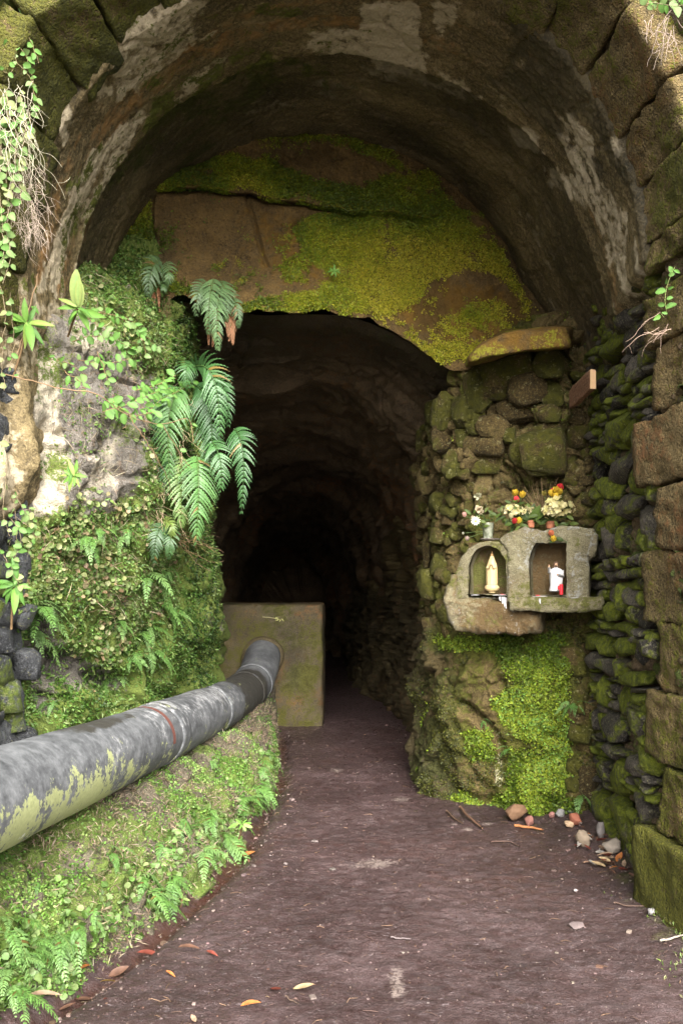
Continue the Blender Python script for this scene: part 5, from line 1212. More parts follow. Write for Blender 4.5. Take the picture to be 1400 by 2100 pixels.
def shrine():
    base = on_shrine(1075, 1300); root = empty('shrine', base, 'small grey concrete wayside shrine with two niches built onto the rock pier', 'shrine')
    m = MAT['shrine']
    archh = [(960, 1225)] + [(999 - 39 * math.cos(t), 1166 - 46 * math.sin(t)) for t in np.linspace(0, math.pi, 22)] + [(1038, 1225)]
    plate('niche_block', [(930, 1230), (933, 1180), (942, 1150), (957, 1126), (980, 1113), (1000, 1110), (1024, 1112), (1040, 1122), (1042, 1230)], [archh[:]], .0, .26, m, root, 5, moss=.25)
    plate('niche_block', [(1040, 1230), (1040, 1130), (1022, 1106), (1035, 1096), (1052, 1089), (1075, 1081), (1095, 1084), (1115, 1088), (1150, 1077), (1190, 1081), (1216, 1085), (1224, 1100), (1219, 1140), (1206, 1150), (1206, 1230)], [[(1086, 1222), (1084, 1150), (1092, 1122), (1098, 1113), (1160, 1113), (1160, 1222)]], .015, .24, m, root, 6, moss=.22, pale=.25)
    plate('shelf', [(1038, 1228), (1100, 1224), (1160, 1226), (1234, 1224), (1238, 1236), (1232, 1250), (1200, 1256), (1120, 1256), (1044, 1251)], [], .11, .34, m, root, 7, moss=.38, bev=.015)
    plate('corbel', [(922, 1180), (934, 1180), (936, 1228), (1040, 1231), (1046, 1250), (1108, 1256), (1104, 1298), (1060, 1303), (1008, 1300), (960, 1299), (931, 1294), (914, 1262), (908, 1222)], [], .035, .32, m, root, 8, bev=.03, rough=.014, rust=.55, moss=.18)
    plate('stone', [(1214, 1092), (1224, 1096), (1222, 1130), (1210, 1146), (1201, 1138)], [], .05, .08, m, root, 9, moss=.1, pale=.5)
    # backs of the two niches
    for name, a, b, moss in (('niche_back', (950, 1110), (1048, 1232), .55), ('niche_back', (1076, 1100), (1172, 1232), .1)):
        u0, u1 = to_uz(on_shrine(*a, .0)), to_uz(on_shrine(*b, .0)); x, z = np.meshgrid(np.linspace(u0[0], u1[0], 40), np.linspace(u1[1], u0[1], 50)); uz = np.stack([x, z], -1)
        V = from_uz(uz, np.full(x.shape, -.17)) ; V += .008 * fbm(V, 3, 3, sc=10)[..., None]
        mk = np.zeros(x.shape + (4,)); mk[..., 0] = moss + .4 * fbm(V, 3, 4, sc=9); mk[..., 2] = .75
        obj(name, V, gridF(*x.shape), m, root, True, mk, 'mask')
    for (a, b, c, d, y) in ((958, 1040, -.18, .005, 1219), (1083, 1163, -.18, .02, 1221)):
        z0 = on_shrine((a + b) / 2, y, -.05)[2]; u0 = to_uz(on_shrine(a, y, 0))[0]; u1 = to_uz(on_shrine(b, y, 0))[0]
        x, o_ = np.meshgrid(np.linspace(u0, u1, 30), np.linspace(c, d, 24)); V = from_uz(np.stack([x, x * 0 + z0], -1), o_); V[..., 2] += .006 * fbm(V, 3, 8, sc=18)
        mk = np.zeros(x.shape + (4,)); mk[..., 0] = .2 + .3 * fbm(V, 3, 4, sc=9)
        obj('niche_floor', V, gridF(*x.shape), m, root, True, mk, 'mask')
shrine()

def lathe(profile, n=28, folds=None, center=(0, 0, 0), yaw=0, sq=1.0):
    """profile: (z, rx, ry, dx, dy) rings"""
    p = catmull(np.array(profile, float), 46, 0); a = np.arange(n) / n * 2 * math.pi; V = []
    for k, (z, rx, ry, dx, dy) in enumerate(p):
        f = 1 + (folds(z, a) if folds else 0)
        V.append(np.stack([dx + rx * f * np.cos(a), dy + ry * f * np.sin(a), np.full(n, z)], -1))
    V = np.array(V); c, s = math.cos(yaw), math.sin(yaw); R_ = np.array([[c, -s, 0], [s, c, 0], [0, 0, 1]])
    i = np.arange(n)
    return V.reshape(-1, 3) @ R_.T + np.array(center), [gridF(46, n, True), np.array([i[::-1], 45 * n + i])]

def ball(c, r, sq=(1, 1, 1), n=10):
    V, Fs = boxgrid(3, 2.0); return V * r * np.array(sq) + np.array(c), Fs

CREAM = flat_mat('cream_plaster', (.46, .34, .17), .55, .25, 40); WHITE = flat_mat('white_plaster', (.56, .55, .54), .5, .12, 30); SKIN = flat_mat('painted_skin', (.42, .25, .15), .5, .15)
HAIR = flat_mat('brown_paint', (.10, .055, .03), .6, .2); RED = flat_mat('red_wax', (.55, .02, .03), .35, .2); GOLD = flat_mat('dull_gold', (.30, .18, .07), .45, .3, Metallic=.4); WAX = flat_mat('white_wax', (.50, .48, .48), .5, .25, 80)
TERRA = flat_mat('terracotta', (.36, .13, .065), .75, .25, 40); WOOD = None
YAW = math.atan2(SE[1], SE[0])

def statues():
    # veiled figure, all cream, with a small crown, standing on a cloud
    p = on_shrine(1008, 1216, -.075); H = 84 / F * p[1]
    root = empty('statue', p, 'cream veiled religious statuette with a crown in the arched left niche', 'statue'); s = H / 1.0
    fold = lambda z, a: .05 * np.cos(a * 9 + 2) * ss(.85, .4, z / H) * ss(.10, .22, z / H) + .03 * np.cos(a * 17) * ss(.8, .3, z / H) * ss(.1, .22, z / H)
    prof = [(0, .075, .07), (.035, .085, .075), (.055, .13, .11), (.11, .175, .14), (.16, .165, .13), (.19, .13, .11), (.22, .135, .11), (.35, .135, .105), (.5, .135, .105), (.62, .13, .10), (.70, .115, .09), (.78, .085, .075), (.84, .062, .062), (.89, .045, .05), (.915, .015, .02)]
    V, Fs = lathe([(z * s, a * s, b * s, 0, 0) for z, a, b in prof], 36, fold, p, YAW); g = Geo().add(V, Fs); g.obj('robe', CREAM, root)
    f3 = np.array([SN[0], SN[1], 0]); e3 = np.array([SE[0], SE[1], 0]); up = np.array([0, 0, 1.])
    Geo().add(*ball(p + f3 * .048 * s + up * .835 * s, .036 * s, (.85, .7, 1.25))).add(*ball(p + f3 * .076 * s + up * .832 * s, .008 * s)).obj('face', CREAM, root)
    g = Geo()
    for q in (-1, 1): g.add(*tube([p + e3 * q * .10 * s + f3 * .06 * s + up * .62 * s, p + e3 * q * .06 * s + f3 * .12 * s + up * .60 * s, p + e3 * q * .012 * s + f3 * .115 * s + up * .70 * s], [.035 * s, .03 * s, .012 * s], 8))
    g.obj('folded_arms', CREAM, root)
    g = Geo(); a = np.arange(12) / 12 * 2 * math.pi
    V = np.concatenate([np.stack([r * s * np.cos(a), r * s * np.sin(a), np.full(12, z * s)], -1) for r, z in ((.036, .90), (.044, .93), (.036, .955), (.014, .985), (.008, 1.0), (.012, 1.012), (.001, 1.03))]) + p
    g.add(V, gridF(7, 12, True)); g.obj('crown', GOLD, root)
    # standing bearded figure in white, one hand raised
    p = on_shrine(1139, 1214, -.045); H = 62 / F * p[1]; s = H
    root = empty('statue', p, 'small bearded statuette in a white robe in the square right niche', 'statue')
    fold = lambda z, a: (.07 * np.cos(a * 6 + 1) + .04 * np.cos(a * 11 + z * 30)) * ss(.82, .5, z / H) * ss(.0, .1, z / H)
    prof = [(.0, .20, .15, 0, 0), (.02, .215, .16, 0, 0), (.10, .20, .15, 0, 0), (.2, .185, .14, 0, 0), (.4, .20, .14, .01, 0), (.55, .21, .14, .02, 0), (.66, .20, .13, .02, 0), (.73, .15, .11, .01, 0), (.77, .06, .06, .0, 0), (.80, .05, .05, 0, 0)]
    V, Fs = lathe([(z * s, a * s, b * s, c * s, 0) for z, a, b, c, _ in prof], 32, fold, p + up * .03 * s, YAW); Geo().add(V, Fs).obj('robe', WHITE, root)
    V, Fs = lathe([(0, .19 * s, .14 * s, 0, 0), (.03 * s, .20 * s, .15 * s, 0, 0), (.035 * s, .17 * s, .12 * s, 0, 0)], 24, None, p, YAW); Geo().add(V, Fs).obj('base', flat_mat('dark_base', (.06, .055, .05), .6), root)
    h = p + up * .905 * s
    Geo().add(*ball(h, .075 * s, (.85, .85, 1.15))).add(*ball(h + f3 * .068 * s - up * .005 * s, .016 * s)).obj('head', SKIN, root)
    Geo().add(*ball(h + up * .02 * s - f3 * .02 * s, .085 * s, (1, .9, 1.1))).add(*ball(h - up * .055 * s + f3 * .04 * s, .05 * s, (.9, .7, 1))).add(*tube([h + e3 * .07 * s, h + e3 * .085 * s - up * .12 * s], [.03 * s, .015 * s], 6)).add(*tube([h - e3 * .07 * s, h - e3 * .085 * s - up * .12 * s], [.03 * s, .015 * s], 6)).obj('hair_and_beard', HAIR, root)
    Geo().add(*tube([p - e3 * .15 * s + up * .70 * s, p - e3 * .20 * s + f3 * .07 * s + up * .66 * s, p - e3 * .21 * s + f3 * .10 * s + up * .80 * s], [.06 * s, .06 * s, .05 * s], 10)).add(*tube([p + e3 * .19 * s + up * .70 * s, p + e3 * .22 * s + f3 * .06 * s + up * .52 * s, p + e3 * .08 * s + f3 * .15 * s + up * .56 * s], [.07 * s, .07 * s, .05 * s], 10)).obj('sleeves', WHITE, root)
    g = Geo().add(*ball(p - e3 * .21 * s + f3 * .105 * s + up * .84 * s, .03 * s, (.9, .6, 1.3)))
    for q in range(2): g.add(*tube([p - e3 * (.20 + .02 * q) * s + f3 * .108 * s + up * .86 * s, p - e3 * (.20 + .025 * q) * s + f3 * .11 * s + up * .915 * s], .008 * s, 5))
    g.add(*ball(p + e3 * .06 * s + f3 * .165 * s + up * .575 * s, .03 * s)); g.obj('hands', SKIN, root)
    # candles and wax
    q = on_shrine(1150, 1219, .02); V, Fs = lathe([(0, .010, .010, 0, 0), (.004, .0115, .0115, 0, 0), (.060, .0115, .0115, 0, 0), (.064, .009, .009, 0, 0)], 16, None, q); t = empty('candle', q, 'small red candle standing beside the white robed statuette', 'candle'); Geo().add(V, Fs).obj('wax', RED, t); Geo().add(*tube([q + up * .062, q + up * .072 + e3 * .002], .0009, 5)).obj('wick', flat_mat('wick', (.03, .03, .03)), t)
    q = on_shrine(1147, 1205, .02); g = Geo()
    for k in range(5): a = k * 1.3; g.add(*ball(q + e3 * .008 * math.cos(a) + up * .008 * math.sin(a), .009, (1, .6, 1)))
    tag(g.obj('artificial_flower', RED), 'red cloth flower laid at the foot of the white robed statuette', 'flower')
    def puddle(px, py, out, w, d, mat, label, drip=()):
        q = on_shrine(px, py, out); r = np.random.default_rng(int(px)); a = np.arange(18) / 18 * 2 * math.pi; rr = 1 + .25 * vnoise(np.stack([np.cos(a) * 2, np.sin(a) * 2, a * 0 + px], -1), 3)
        V = [q + up * .006] ; ring = [q + e3 * w * k * R_ * math.cos(t) + f3 * d * k * R_ * math.sin(t) + up * z for k, z in ((.6, .005), (1, .001)) for t, R_ in zip(a, rr)]
        V = np.array(V + ring); F3 = np.array([[0, 1 + k, 1 + (k + 1) % 18] for k in range(18)]); F4 = np.array([[1 + k, 19 + k, 19 + (k + 1) % 18, 1 + (k + 1) % 18] for k in range(18)])
        g = Geo().add(V, [F3, F4])
        for (x, y0, y1, o2) in drip: g.add(*tube([on_shrine(x, y0, o2), on_shrine(x, (y0 + y1) / 2, o2 + .004), on_shrine(x + 1, y1, o2 + .002)], [.008, .006, .003], 6))
        tag(g.obj('candle_wax', mat), label, 'candle wax')
    puddle(1024, 1221, .01, .05, .05, WAX, 'melted white candle wax running over the sill of the arched niche', [(1033, 1224, 1244, .04), (1029, 1224, 1238, .04), (1036, 1226, 1248, .042), (1024, 1224, 1232, .04)])
    puddle(1029, 1220, -.01, .022, .02, RED, 'melted red candle wax on the sill of the arched niche')
    puddle(1108, 1224, .05, .05, .03, WAX, 'patch of white candle wax on the shelf below the square niche', [(1106, 1228, 1238, .115)])
    puddle(1188, 1227, .06, .06, .04, WAX, 'flaky white candle wax at the right end of the shelf')
    puddle(975, 1221, -.01, .03, .03, WAX, 'thin white candle wax at the left of the arched niche sill')
    puddle(1102, 1222, .03, .016, .012, RED, 'small red candle wax stain under the square niche')
statues()

def flowers():
    r = np.random.default_rng(17); e3 = np.array([SE[0], SE[1], 0]); f3 = np.array([SN[0], SN[1], 0]); up = np.array([0, 0, 1.])
    PET = leaf_mat('petals', .5, .25, .3, .08); GREEN = [(.045, .075, .014), (.07, .11, .02), (.11, .15, .03)]
    def petal(g, c, d, nrmv, L, Wd, col, cup=.2):
        V, Fs = blade(1, Wd / L, .1, -cup, 4, 'oval'); y = nrm(d); x = nrm(np.cross(y, nrmv)); z = np.cross(x, y); g.add(c + (V * L) @ np.array([x, y, z]), Fs, np.array(col) * r.uniform(.85, 1.1))
    def rose(c, col, s):
        g = Geo(); ax = nrm(f3 * .5 + up + r.normal(0, .3, 3))
        for ring, (n, tilt, l) in enumerate(((3, .12, 1.0), (5, .35, 1.0), (5, .7, .95))):
            for k in range(n):
                a = k / n * 6.283 + ring; b = nrm(np.cross(ax, up + .1)); sd = b * math.cos(a) + np.cross(ax, b) * math.sin(a); petal(g, c - ax * s * .45 + sd * s * .12, nrm(ax + sd * tilt), -sd, s * l, s * .75, np.array(col) * (1 - .08 * ring), .25)
        return g
    def floret(g, c, ax, s, col, n=4):
        b = nrm(np.cross(ax, up + .13)); r0 = r.uniform(0, 6)
        for k in range(n): a = k / n * 6.283 + r0; petal(g, c, b * math.cos(a) + np.cross(ax, b) * math.sin(a) + ax * .3, ax, s, s * (.85 if n == 4 else .3), col, .1)
    def bouquet(name, label, foot, blossoms, leaves, stems=True, cat='flowers'):
        root = empty(name, foot, label, cat)
        for kind, px, py, out, s, col in blossoms:
            c = on_shrine(px, py, out)
            if kind == 'rose': g = rose(c, col, s * 1.15)
            elif kind == 'daisy': g = Geo(); floret(g, c, nrm(f3 + up * .5 + r.normal(0, .2, 3)), s, col, 12); g.add(*ball(c + f3 * .004, s * .22), (.5, .35, .06))
            elif kind == 'carnation':
                g = Geo()
                for k in range(16): d = nrm(r.normal(size=3) + up * .6 + f3 * .4); petal(g, c, d, nrm(r.normal(size=3)), s, s * .8, np.array(col) * r.uniform(.8, 1.1), .1)
            else:   # hydrangea head: many four petalled florets on a dome
                g = Geo()
                for k in range(34):
                    d = nrm(r.normal(size=3) * (1, 1, .8) + f3 * .7 + up * .5); floret(g, c + d * s * r.uniform(.8, 1.05) * np.array([1, 1, .72]), d, s * .30, np.array(col) * r.uniform(.75, 1.1) * (1, r.uniform(.95, 1.05), r.uniform(.7, 1.1)))
            g.obj('blossom', PET, root)
            if stems: q = tube(bez(foot + r.normal(0, .006, 3), (foot + c) / 2 + r.normal(0, .015, 3) + up * .02, c, 10), .002, 5); Geo().add(*q, (.08, .13, .04)).obj('stem', MAT['leaf'], root)
        g = Geo()
        for px, py, out, ang, ln in leaves:
            c = on_shrine(px, py, out); a = math.radians(ang); d = e3 * math.cos(a) + up * math.sin(a) + f3 * r.uniform(-.1, .5); V, Fs = blade(1, .42, .15, .2, 6, 'lance'); y = nrm(d); x = nrm(np.cross(y, f3 + up * .4)); z = np.cross(x, y); L = ln / F * 5.6
            g.add(c + (V * L) @ np.array([x, y, z]), Fs, np.array(GREEN[r.integers(3)]) * r.uniform(.8, 1.2))
        if leaves: g.obj('leaves', MAT['leaf'], root)
        return root
    CR = (.58, .52, .28); YE = (.78, .55, .06); RE = (.62, .04, .05); PK = (.66, .38, .32); WH = (.76, .72, .58); rl = lambda x0, y0, x1, y1, n, out: [(r.uniform(x0, x1), r.uniform(y0, y1), r.uniform(out - .05, out + .04), r.uniform(-70, 250), r.uniform(9, 20)) for _ in range(n)]
    # glass vase
    q = on_shrine(1000, 1106, -.10); GL = M('frosted_glass'); nz = GL.noise(30, 4); GL = GL.done(GL.mix(GL.ramp(nz, [(.4, 0), (.6, 1)]), (.12, .13, .08), (.30, .31, .23)), .25, None, .5, Transmission_Weight=.25)
    root = empty('vase', q, 'cloudy glass vase standing above the arched niche', 'vase')
    V, Fs = lathe([(0, .030, .030, 0, 0), (.004, .034, .034, 0, 0), (.02, .033, .033, 0, 0), (.06, .036, .036, 0, 0), (.105, .040, .040, 0, 0), (.108, .039, .039, 0, 0), (.106, .037, .037, 0, 0), (.03, .030, .030, 0, 0)], 24, None, q); Geo().add(V, Fs).obj('body', GL, root)
    V, Fs = lathe([(-.006, .060, .05, .015, 0), (0, .066, .055, .015, 0), (.004, .066, .055, .015, 0), (.006, .06, .05, .015, 0)], 24, None, q); Geo().add(V, Fs).obj('base_tile', MAT['debris'], root)
    bouquet('bouquet', 'faded cream and pink flowers in the cloudy glass vase', q + up * .05, [('carnation', 979, 1018, -.06, .030, (.52, .50, .33)), ('carnation', 981, 1045, -.04, .034, (.56, .46, .30)), ('rose', 952, 1056, -.04, .030, PK), ('daisy', 975, 1069, .0, .036, WH), ('carnation', 986, 1053, -.05, .026, (.50, .42, .28)), ('rose', 968, 1062, -.05, .022, (.6, .48, .32)), ('rose', 957, 1105, -.02, .026, (.64, .50, .44)), ('rose', 949, 1094, -.03, .014, WH)], rl(965, 1045, 1035, 1080, 26, -.06))
    q = on_shrine(1050, 1090, -.06)
    bouquet('bouquet', 'cream hydrangea head with red and yellow tulips in the middle of the shrine top', q, [('hydrangea', 1050, 1050, -.04, .066, CR), ('hydrangea', 1066, 1052, -.05, .04, CR), ('rose', 1056, 1012, -.06, .040, YE), ('rose', 1070, 1015, -.05, .040, YE), ('rose', 1059, 1024, -.03, .034, RE), ('rose', 1054, 1069, .02, .034, RE), ('rose', 1063, 1068, .0, .036, YE), ('rose', 1047, 1058, .02, .03, CR)], rl(1035, 1025, 1080, 1095, 30, -.03))
    q = on_shrine(1088, 1082, -.08)
    for qq, rr_, lab in ((q, .028, 'small terracotta flowerpot in the middle of the shrine top'), (on_shrine(1128, 1084, -.10), .034, 'terracotta flowerpot half hidden under the large cream flower head')):
        t = empty('flowerpot', qq, lab, 'flowerpot'); V, Fs = lathe([(0, rr_ * .72, rr_ * .72, 0, 0), (.03, rr_ * .85, rr_ * .85, 0, 0), (.034, rr_, rr_, 0, 0), (.046, rr_ * 1.02, rr_ * 1.02, 0, 0), (.047, rr_ * .9, rr_ * .9, 0, 0), (.04, rr_ * .8, rr_ * .8, 0, 0)], 22, None, qq); Geo().add(V, Fs).obj('body', TERRA, t)
    bouquet('potted_plant', 'broad leaved plant with pale flowers in the small terracotta flowerpot', q + up * .04, [('carnation', 1078, 1044, -.06, .024, CR), ('carnation', 1084, 1047, -.05, .022, CR), ('carnation', 1091, 1045, -.07, .02, CR)], [(1088, 1068, -.07, a, 38) for a in (60, 100, 30, 140, 10, 160, 80)] + rl(1082, 1040, 1104, 1066, 8, -.07), cat='plant')
    q = on_shrine(1128, 1084, -.10)
    bouquet('bouquet', 'large cream hydrangea with red and yellow tulips on the right of the shrine top', q + up * .04, [('hydrangea', 1142, 1040, -.05, .092, CR), ('hydrangea', 1128, 1050, -.04, .06, CR), ('hydrangea', 1163, 1042, -.06, .05, CR), ('rose', 1148, 1001, -.06, .042, RE), ('rose', 1134, 1008, -.06, .036, RE), ('rose', 1130, 1012, -.04, .038, YE), ('rose', 1140, 1006, -.03, .040, YE), ('rose', 1147, 1009, -.04, .038, YE), ('rose', 1138, 1017, -.03, .036, YE), ('rose', 1116, 1013, -.08, .032, (.45, .38, .10))], rl(1105, 1040, 1170, 1082, 34, -.08))
    q = on_shrine(1140, 1108, .03); bouquet('tulip', 'cut orange and yellow tulips drooping over the edge above the square niche', on_shrine(1160, 1112, .03), [('rose', 1130, 1094, .03, .034, (.66, .20, .10)), ('rose', 1134, 1106, .04, .036, YE)], [(1146, 1107, .03, 170, 22), (1142, 1106, .03, 200, 18), (1155, 1110, .03, 150, 20)])
    # dry brush behind
    g = Geo(); b = on_shrine(1112, 1060, -.16)
    for k in range(60):
        a = math.radians(r.normal(98, 26)); L = r.uniform(.12, .27); d = e3 * math.cos(a) + up * math.sin(a) + f3 * r.normal(0, .15)
        g.add(*tube(bez(b + r.normal(0, .008, 3), b + d * L * .5 + r.normal(0, .006, 3), b + d * L + r.normal(0, .012, 3), 6), [.0016, .0014, .0013, .001, .0008, .0005], 3, False), np.array((.26, .17, .09)) * r.uniform(.6, 1.3))
    tag(g.obj('dry_bouquet', MAT['twig']), 'brittle bunch of dry brown stalks standing behind the flowerpots', 'dry stalks')
flowers()

# ------------------------------------------------------------------ wooden sign on the right wall
def sign():
    w = M('old_board'); v = w.vec((1, 12, 60)); n = w.noise(2.5, 5, .6, w.vec((8, 1.2, 14))); n2 = w.noise(60, 3); col = w.mix(n, (.10, .045, .024), (.24, .12, .065)); col = w.mix(w.ramp(n2, [(.5, 0), (.7, 1)]), col, (.30, .19, .12)); bm_ = w.done(col, .8, w.bump(n, .4, .004), .25)
    endm = flat_mat('lit_end_grain', (.52, .33, .17), .7, .2, 40)  # end grain made paler to carry the light falling on it
    wx = lambda d: 1.50 + .03 * (d - 5.2)
    root = empty('wooden_sign', (1.5, 5.45, 2.6), 'small weathered brown wooden board with carved illegible writing on the right wall', 'sign')
    f, b = 5.19, 5.74; zt, zb = CZ + (HZ - 757) / F * f, CZ + (HZ - 799) / F * f
    V, Fs = boxgrid(10, 30); P = np.stack([1.528 + .017 * V[:, 0] + .03 * ((f + b) / 2 + V[:, 1] * (b - f) / 2 - 5.2), (f + b) / 2 + V[:, 1] * (b - f) / 2, (zt + zb) / 2 + V[:, 2] * (zt - zb) / 2], -1)
    P[:, 2] += .008 * fbm(P, 3, 4, sc=9); cut = (P[:, 1] > b - .07); P[:, 2] += np.where(cut & (V[:, 2] > 0), -.012, 0)
    obj('board', P, Fs, bm_, root)
    x0 = wx(f); V = np.array([(1.5105, f - .0022, zb + .006), (1.5445, f - .0022, zb + .004), (1.5445, f - .0022, zt - .014), (1.538, f - .0022, zt - .004), (1.516, f - .0022, zt - .001), (1.5105, f - .0022, zt - .003)])
    V2 = V + (0, .008, 0); obj('end_face', np.concatenate([V, V2]), [np.array([[0, 1, 2, 3, 4, 5]]), np.array([[k, (k + 1) % 6, 6 + (k + 1) % 6, 6 + k] for k in range(6)])], endm, root, False)
    # shallow cut strokes, too worn to read
    r = np.random.default_rng(4); g = Geo()
    for row in range(5):
        z = zt - .018 - row * .0205; d = f + .03
        while d < b - .10:
            if r.random() < .82:
                h = .010; x = wx(d) + .0095
                for s in range(r.integers(2, 4)):
                    a = np.array([x, d + r.uniform(0, .010), z - r.uniform(0, h)]); c = a + np.array([0, r.choice([0, .008, .004]), r.choice([-.009, 0, -.006])]); nn = np.array([0, .0012, .0012])
                    g.add(np.array([a - nn, a + nn, c + nn, c - nn]) + (-.0004, 0, 0), np.array([[0, 1, 2, 3]]), (.045, .02, .012))
            d += .0145
    g.obj('carved_writing', MAT['twig'], root, False)
sign()

# ------------------------------------------------------------------ things lying on the path
def litter():
    r = np.random.default_rng(44)
    cols = {'orange': (.48, .17, .05), 'pale': (.50, .36, .20), 'red': (.22, .05, .035), 'brown': (.15, .075, .05), 'tan': (.40, .27, .18), 'yellow': (.52, .34, .07), 'grey': (.42, .38, .34)}
    LM = {}
    for c in cols:
        for v in range(2):
            V, Fs = blade(1, .30 + .14 * v, .25, .22 - .5 * v, 9, 'lance'); V[:, 2] -= V[:, 2].min(); u = V[:, 1:2]
            LM[c, v] = mesh_data('leaf', V, Fs, MAT['dry'], True, np.array(cols[c]) * (.75 + .5 * fbm(np.concatenate([V * 7], -1), 3, v)[:, None].clip(-.4, .4)))
    def gp(px, py):
        d = CZ * F / (py - HZ); X = (px - CX) / F * d
        for _ in range(5):
            h = gz(X, d); d = (CZ - h) * F / (py - HZ); X = (px - CX) / F * d
        return np.array([X, d, gz(X, d) + .004]), d
    def leaf(px, py, ln, ang, c, label, group=None, v=None, lift=0):
        p, d = gp(px, py); o = link('fallen_leaf', LM[c, v if v is not None else int(r.integers(2))]); o.location = p + (0, 0, lift)
        o.rotation_euler = (r.normal(0, .12), r.normal(0, .25), math.radians(ang - 90)); L = ln / F * d; o.scale = (L, L, L); tag(o, label, 'leaf', group)
    for a in ((600, 2030, 46, -8, 'pale', 'pale straw coloured fallen leaf near the bottom centre of the path'), (494, 2074, 46, 28, 'orange', 'orange fallen leaf at the bottom edge left of the pale straw coloured leaf'), (402, 2098, 24, 120, 'tan', 'small tan leaf at the very bottom edge of the path'), (552, 2030, 40, -50, 'red', 'dark red curled leaf between the orange leaf and the pale leaf'), (544, 2048, 10, 0, 'pale', 'tiny pale leaf scrap above the orange leaf'), (484, 1760, 40, 6, 'orange', 'orange leaf lying in the gutter at the foot of the bank'), (508, 1766, 16, -70, 'brown', 'small brown leaf touching the orange leaf in the gutter'),
              (164, 2026, 34, 65, 'orange', 'broad orange leaf standing on edge near the lower left gutter'), (152, 2050, 46, -25, 'brown', 'large brown leaf below the broad orange leaf'), (206, 2024, 38, 14, 'yellow', 'yellow fallen leaf right of the broad orange leaf'), (213, 2056, 18, 70, 'red', 'small red leaf below the yellow leaf'), (56, 2086, 72, 10, 'tan', 'long tan dead leaf in the bottom left corner'), (120, 2080, 34, 20, 'brown', 'brown leaf touching the long tan leaf in the corner'), (280, 1962, 62, 3, 'red', 'long dark red leaf lying beside the gutter'), (366, 1954, 46, 3, 'brown', 'dark brown leaf right of the long dark red leaf'), (424, 1958, 30, -30, 'red', 'short dark red leaf furthest right of the three by the gutter'), (340, 1998, 26, -30, 'orange', 'small orange leaf in the middle of the lower left path'), (222, 2005, 44, 40, 'brown', 'dark brown leaf above the yellow leaf'), (168, 2008, 14, 10, 'pale', 'little pale leaf behind the broad orange leaf')):
        leaf(*a)
    lab = {'tan': 'tan dead leaf in the heap of litter at the foot of the rubble wall', 'brown': 'brown dead leaf in the heap of litter at the foot of the rubble wall', 'orange': 'orange dead leaf in the heap of litter at the foot of the rubble wall', 'red': 'dark red dead leaf in the heap of litter at the foot of the rubble wall', 'grey': 'grey dead leaf in the heap of litter at the foot of the rubble wall', 'pale': 'pale straw dead leaf in the heap of litter at the foot of the rubble wall'}
    for k in range(46):
        t = r.random(); px = 1180 + 112 * t + r.normal(0, 13); py = 1712 + 92 * t + r.normal(0, 12); c = ['tan', 'brown', 'orange', 'red', 'grey', 'brown', 'pale'][r.integers(7)]
        leaf(px, py, r.uniform(14, 34), r.uniform(0, 360), c, lab[c], c + ' leaves in the litter by the rubble wall', None, r.uniform(0, .025))
    def stone(px, py, w, h, label, rgb, mesh=None):
        p, d = gp(px, py); o = link('stone', (mesh or DEB[r.integers(6)]).copy()); m = flat_mat('stone_' + label.split()[0], rgb, .8, .4, 30, .3, .6); o.data.materials[0] = m; s = w / F * d / 2; z = h / F * d / 2
        o.scale = (s, s * .8, z); o.location = p + (0, s * .4, z * .7); o.rotation_euler = (r.normal(0, .15), r.normal(0, .15), r.uniform(0, 6)); tag(o, label, 'stone')
    stone(1060, 1684, 52, 40, 'brown angular rock lying against the mossy pier', (.16, .09, .05)); stone(1149, 1676, 20, 18, 'white pebble at the foot of the mossy pier', (.22, .21, .20)); stone(1132, 1678, 14, 14, 'small reddish pebble left of the white pebble', (.25, .12, .10)); stone(1170, 1668, 24, 14, 'dark grey flat stone right of the white pebble', (.10, .10, .10)); stone(1180, 1692, 30, 26, 'piece of red brick below the mossy pier', (.28, .10, .06)); stone(1168, 1697, 24, 14, 'tan chip touching the piece of red brick', (.42, .29, .18))
    stone(1085, 1694, 20, 24, 'small red brown stone right of the brown angular rock', (.20, .09, .07)); stone(1198, 1736, 36, 38, 'pointed tan stone beside the heap of dead leaves', (.22, .17, .12)); stone(1256, 1752, 44, 36, 'pale crumbling stone in the heap of dead leaves', (.25, .21, .17)); stone(1232, 1718, 22, 36, 'upright grey stone at the foot of the rubble wall', (.16, .14, .13)); stone(1336, 1876, 18, 16, 'grey pebble at the right edge by the mossy corner block', (.30, .28, .27)); stone(1394, 1882, 30, 22, 'brown stone at the far right edge of the path', (.14, .09, .07)); stone(1184, 1904, 34, 8, 'flat grey stone sunk in the path on the right', (.13, .10, .095)); stone(1180, 1830, 12, 6, 'flat white chip on the path on the right', (.26, .22, .21))
    def stick(pts, th, col, label):
        q = [gp(*p)[0] + (0, 0, h) for *p, h in pts]; g = Geo(); g.add(*tube(spline(q, 16) + .003 * fbm(np.linspace(0, 3, 16)[:, None] * np.ones(3), 2, 3)[:, None], np.linspace(th, th * .6, 16), 6), col); tag(g.obj('twig', MAT['twig']), label, 'twig')
    stick([(943, 1662, .02), (960, 1682, .02), (988, 1700, .01)], .011, (.13, .07, .045), 'dark forked stick lying at the foot of the pier'); stick([(1054, 1698, .012), (1085, 1701, .012), (1112, 1706, .01)], .010, (.36, .15, .06), 'bare orange stick right of the dark forked stick'); stick([(915, 1668, .008), (935, 1684, .008), (948, 1692, .008)], .007, (.10, .06, .04), 'thin dark twig left of the dark forked stick')
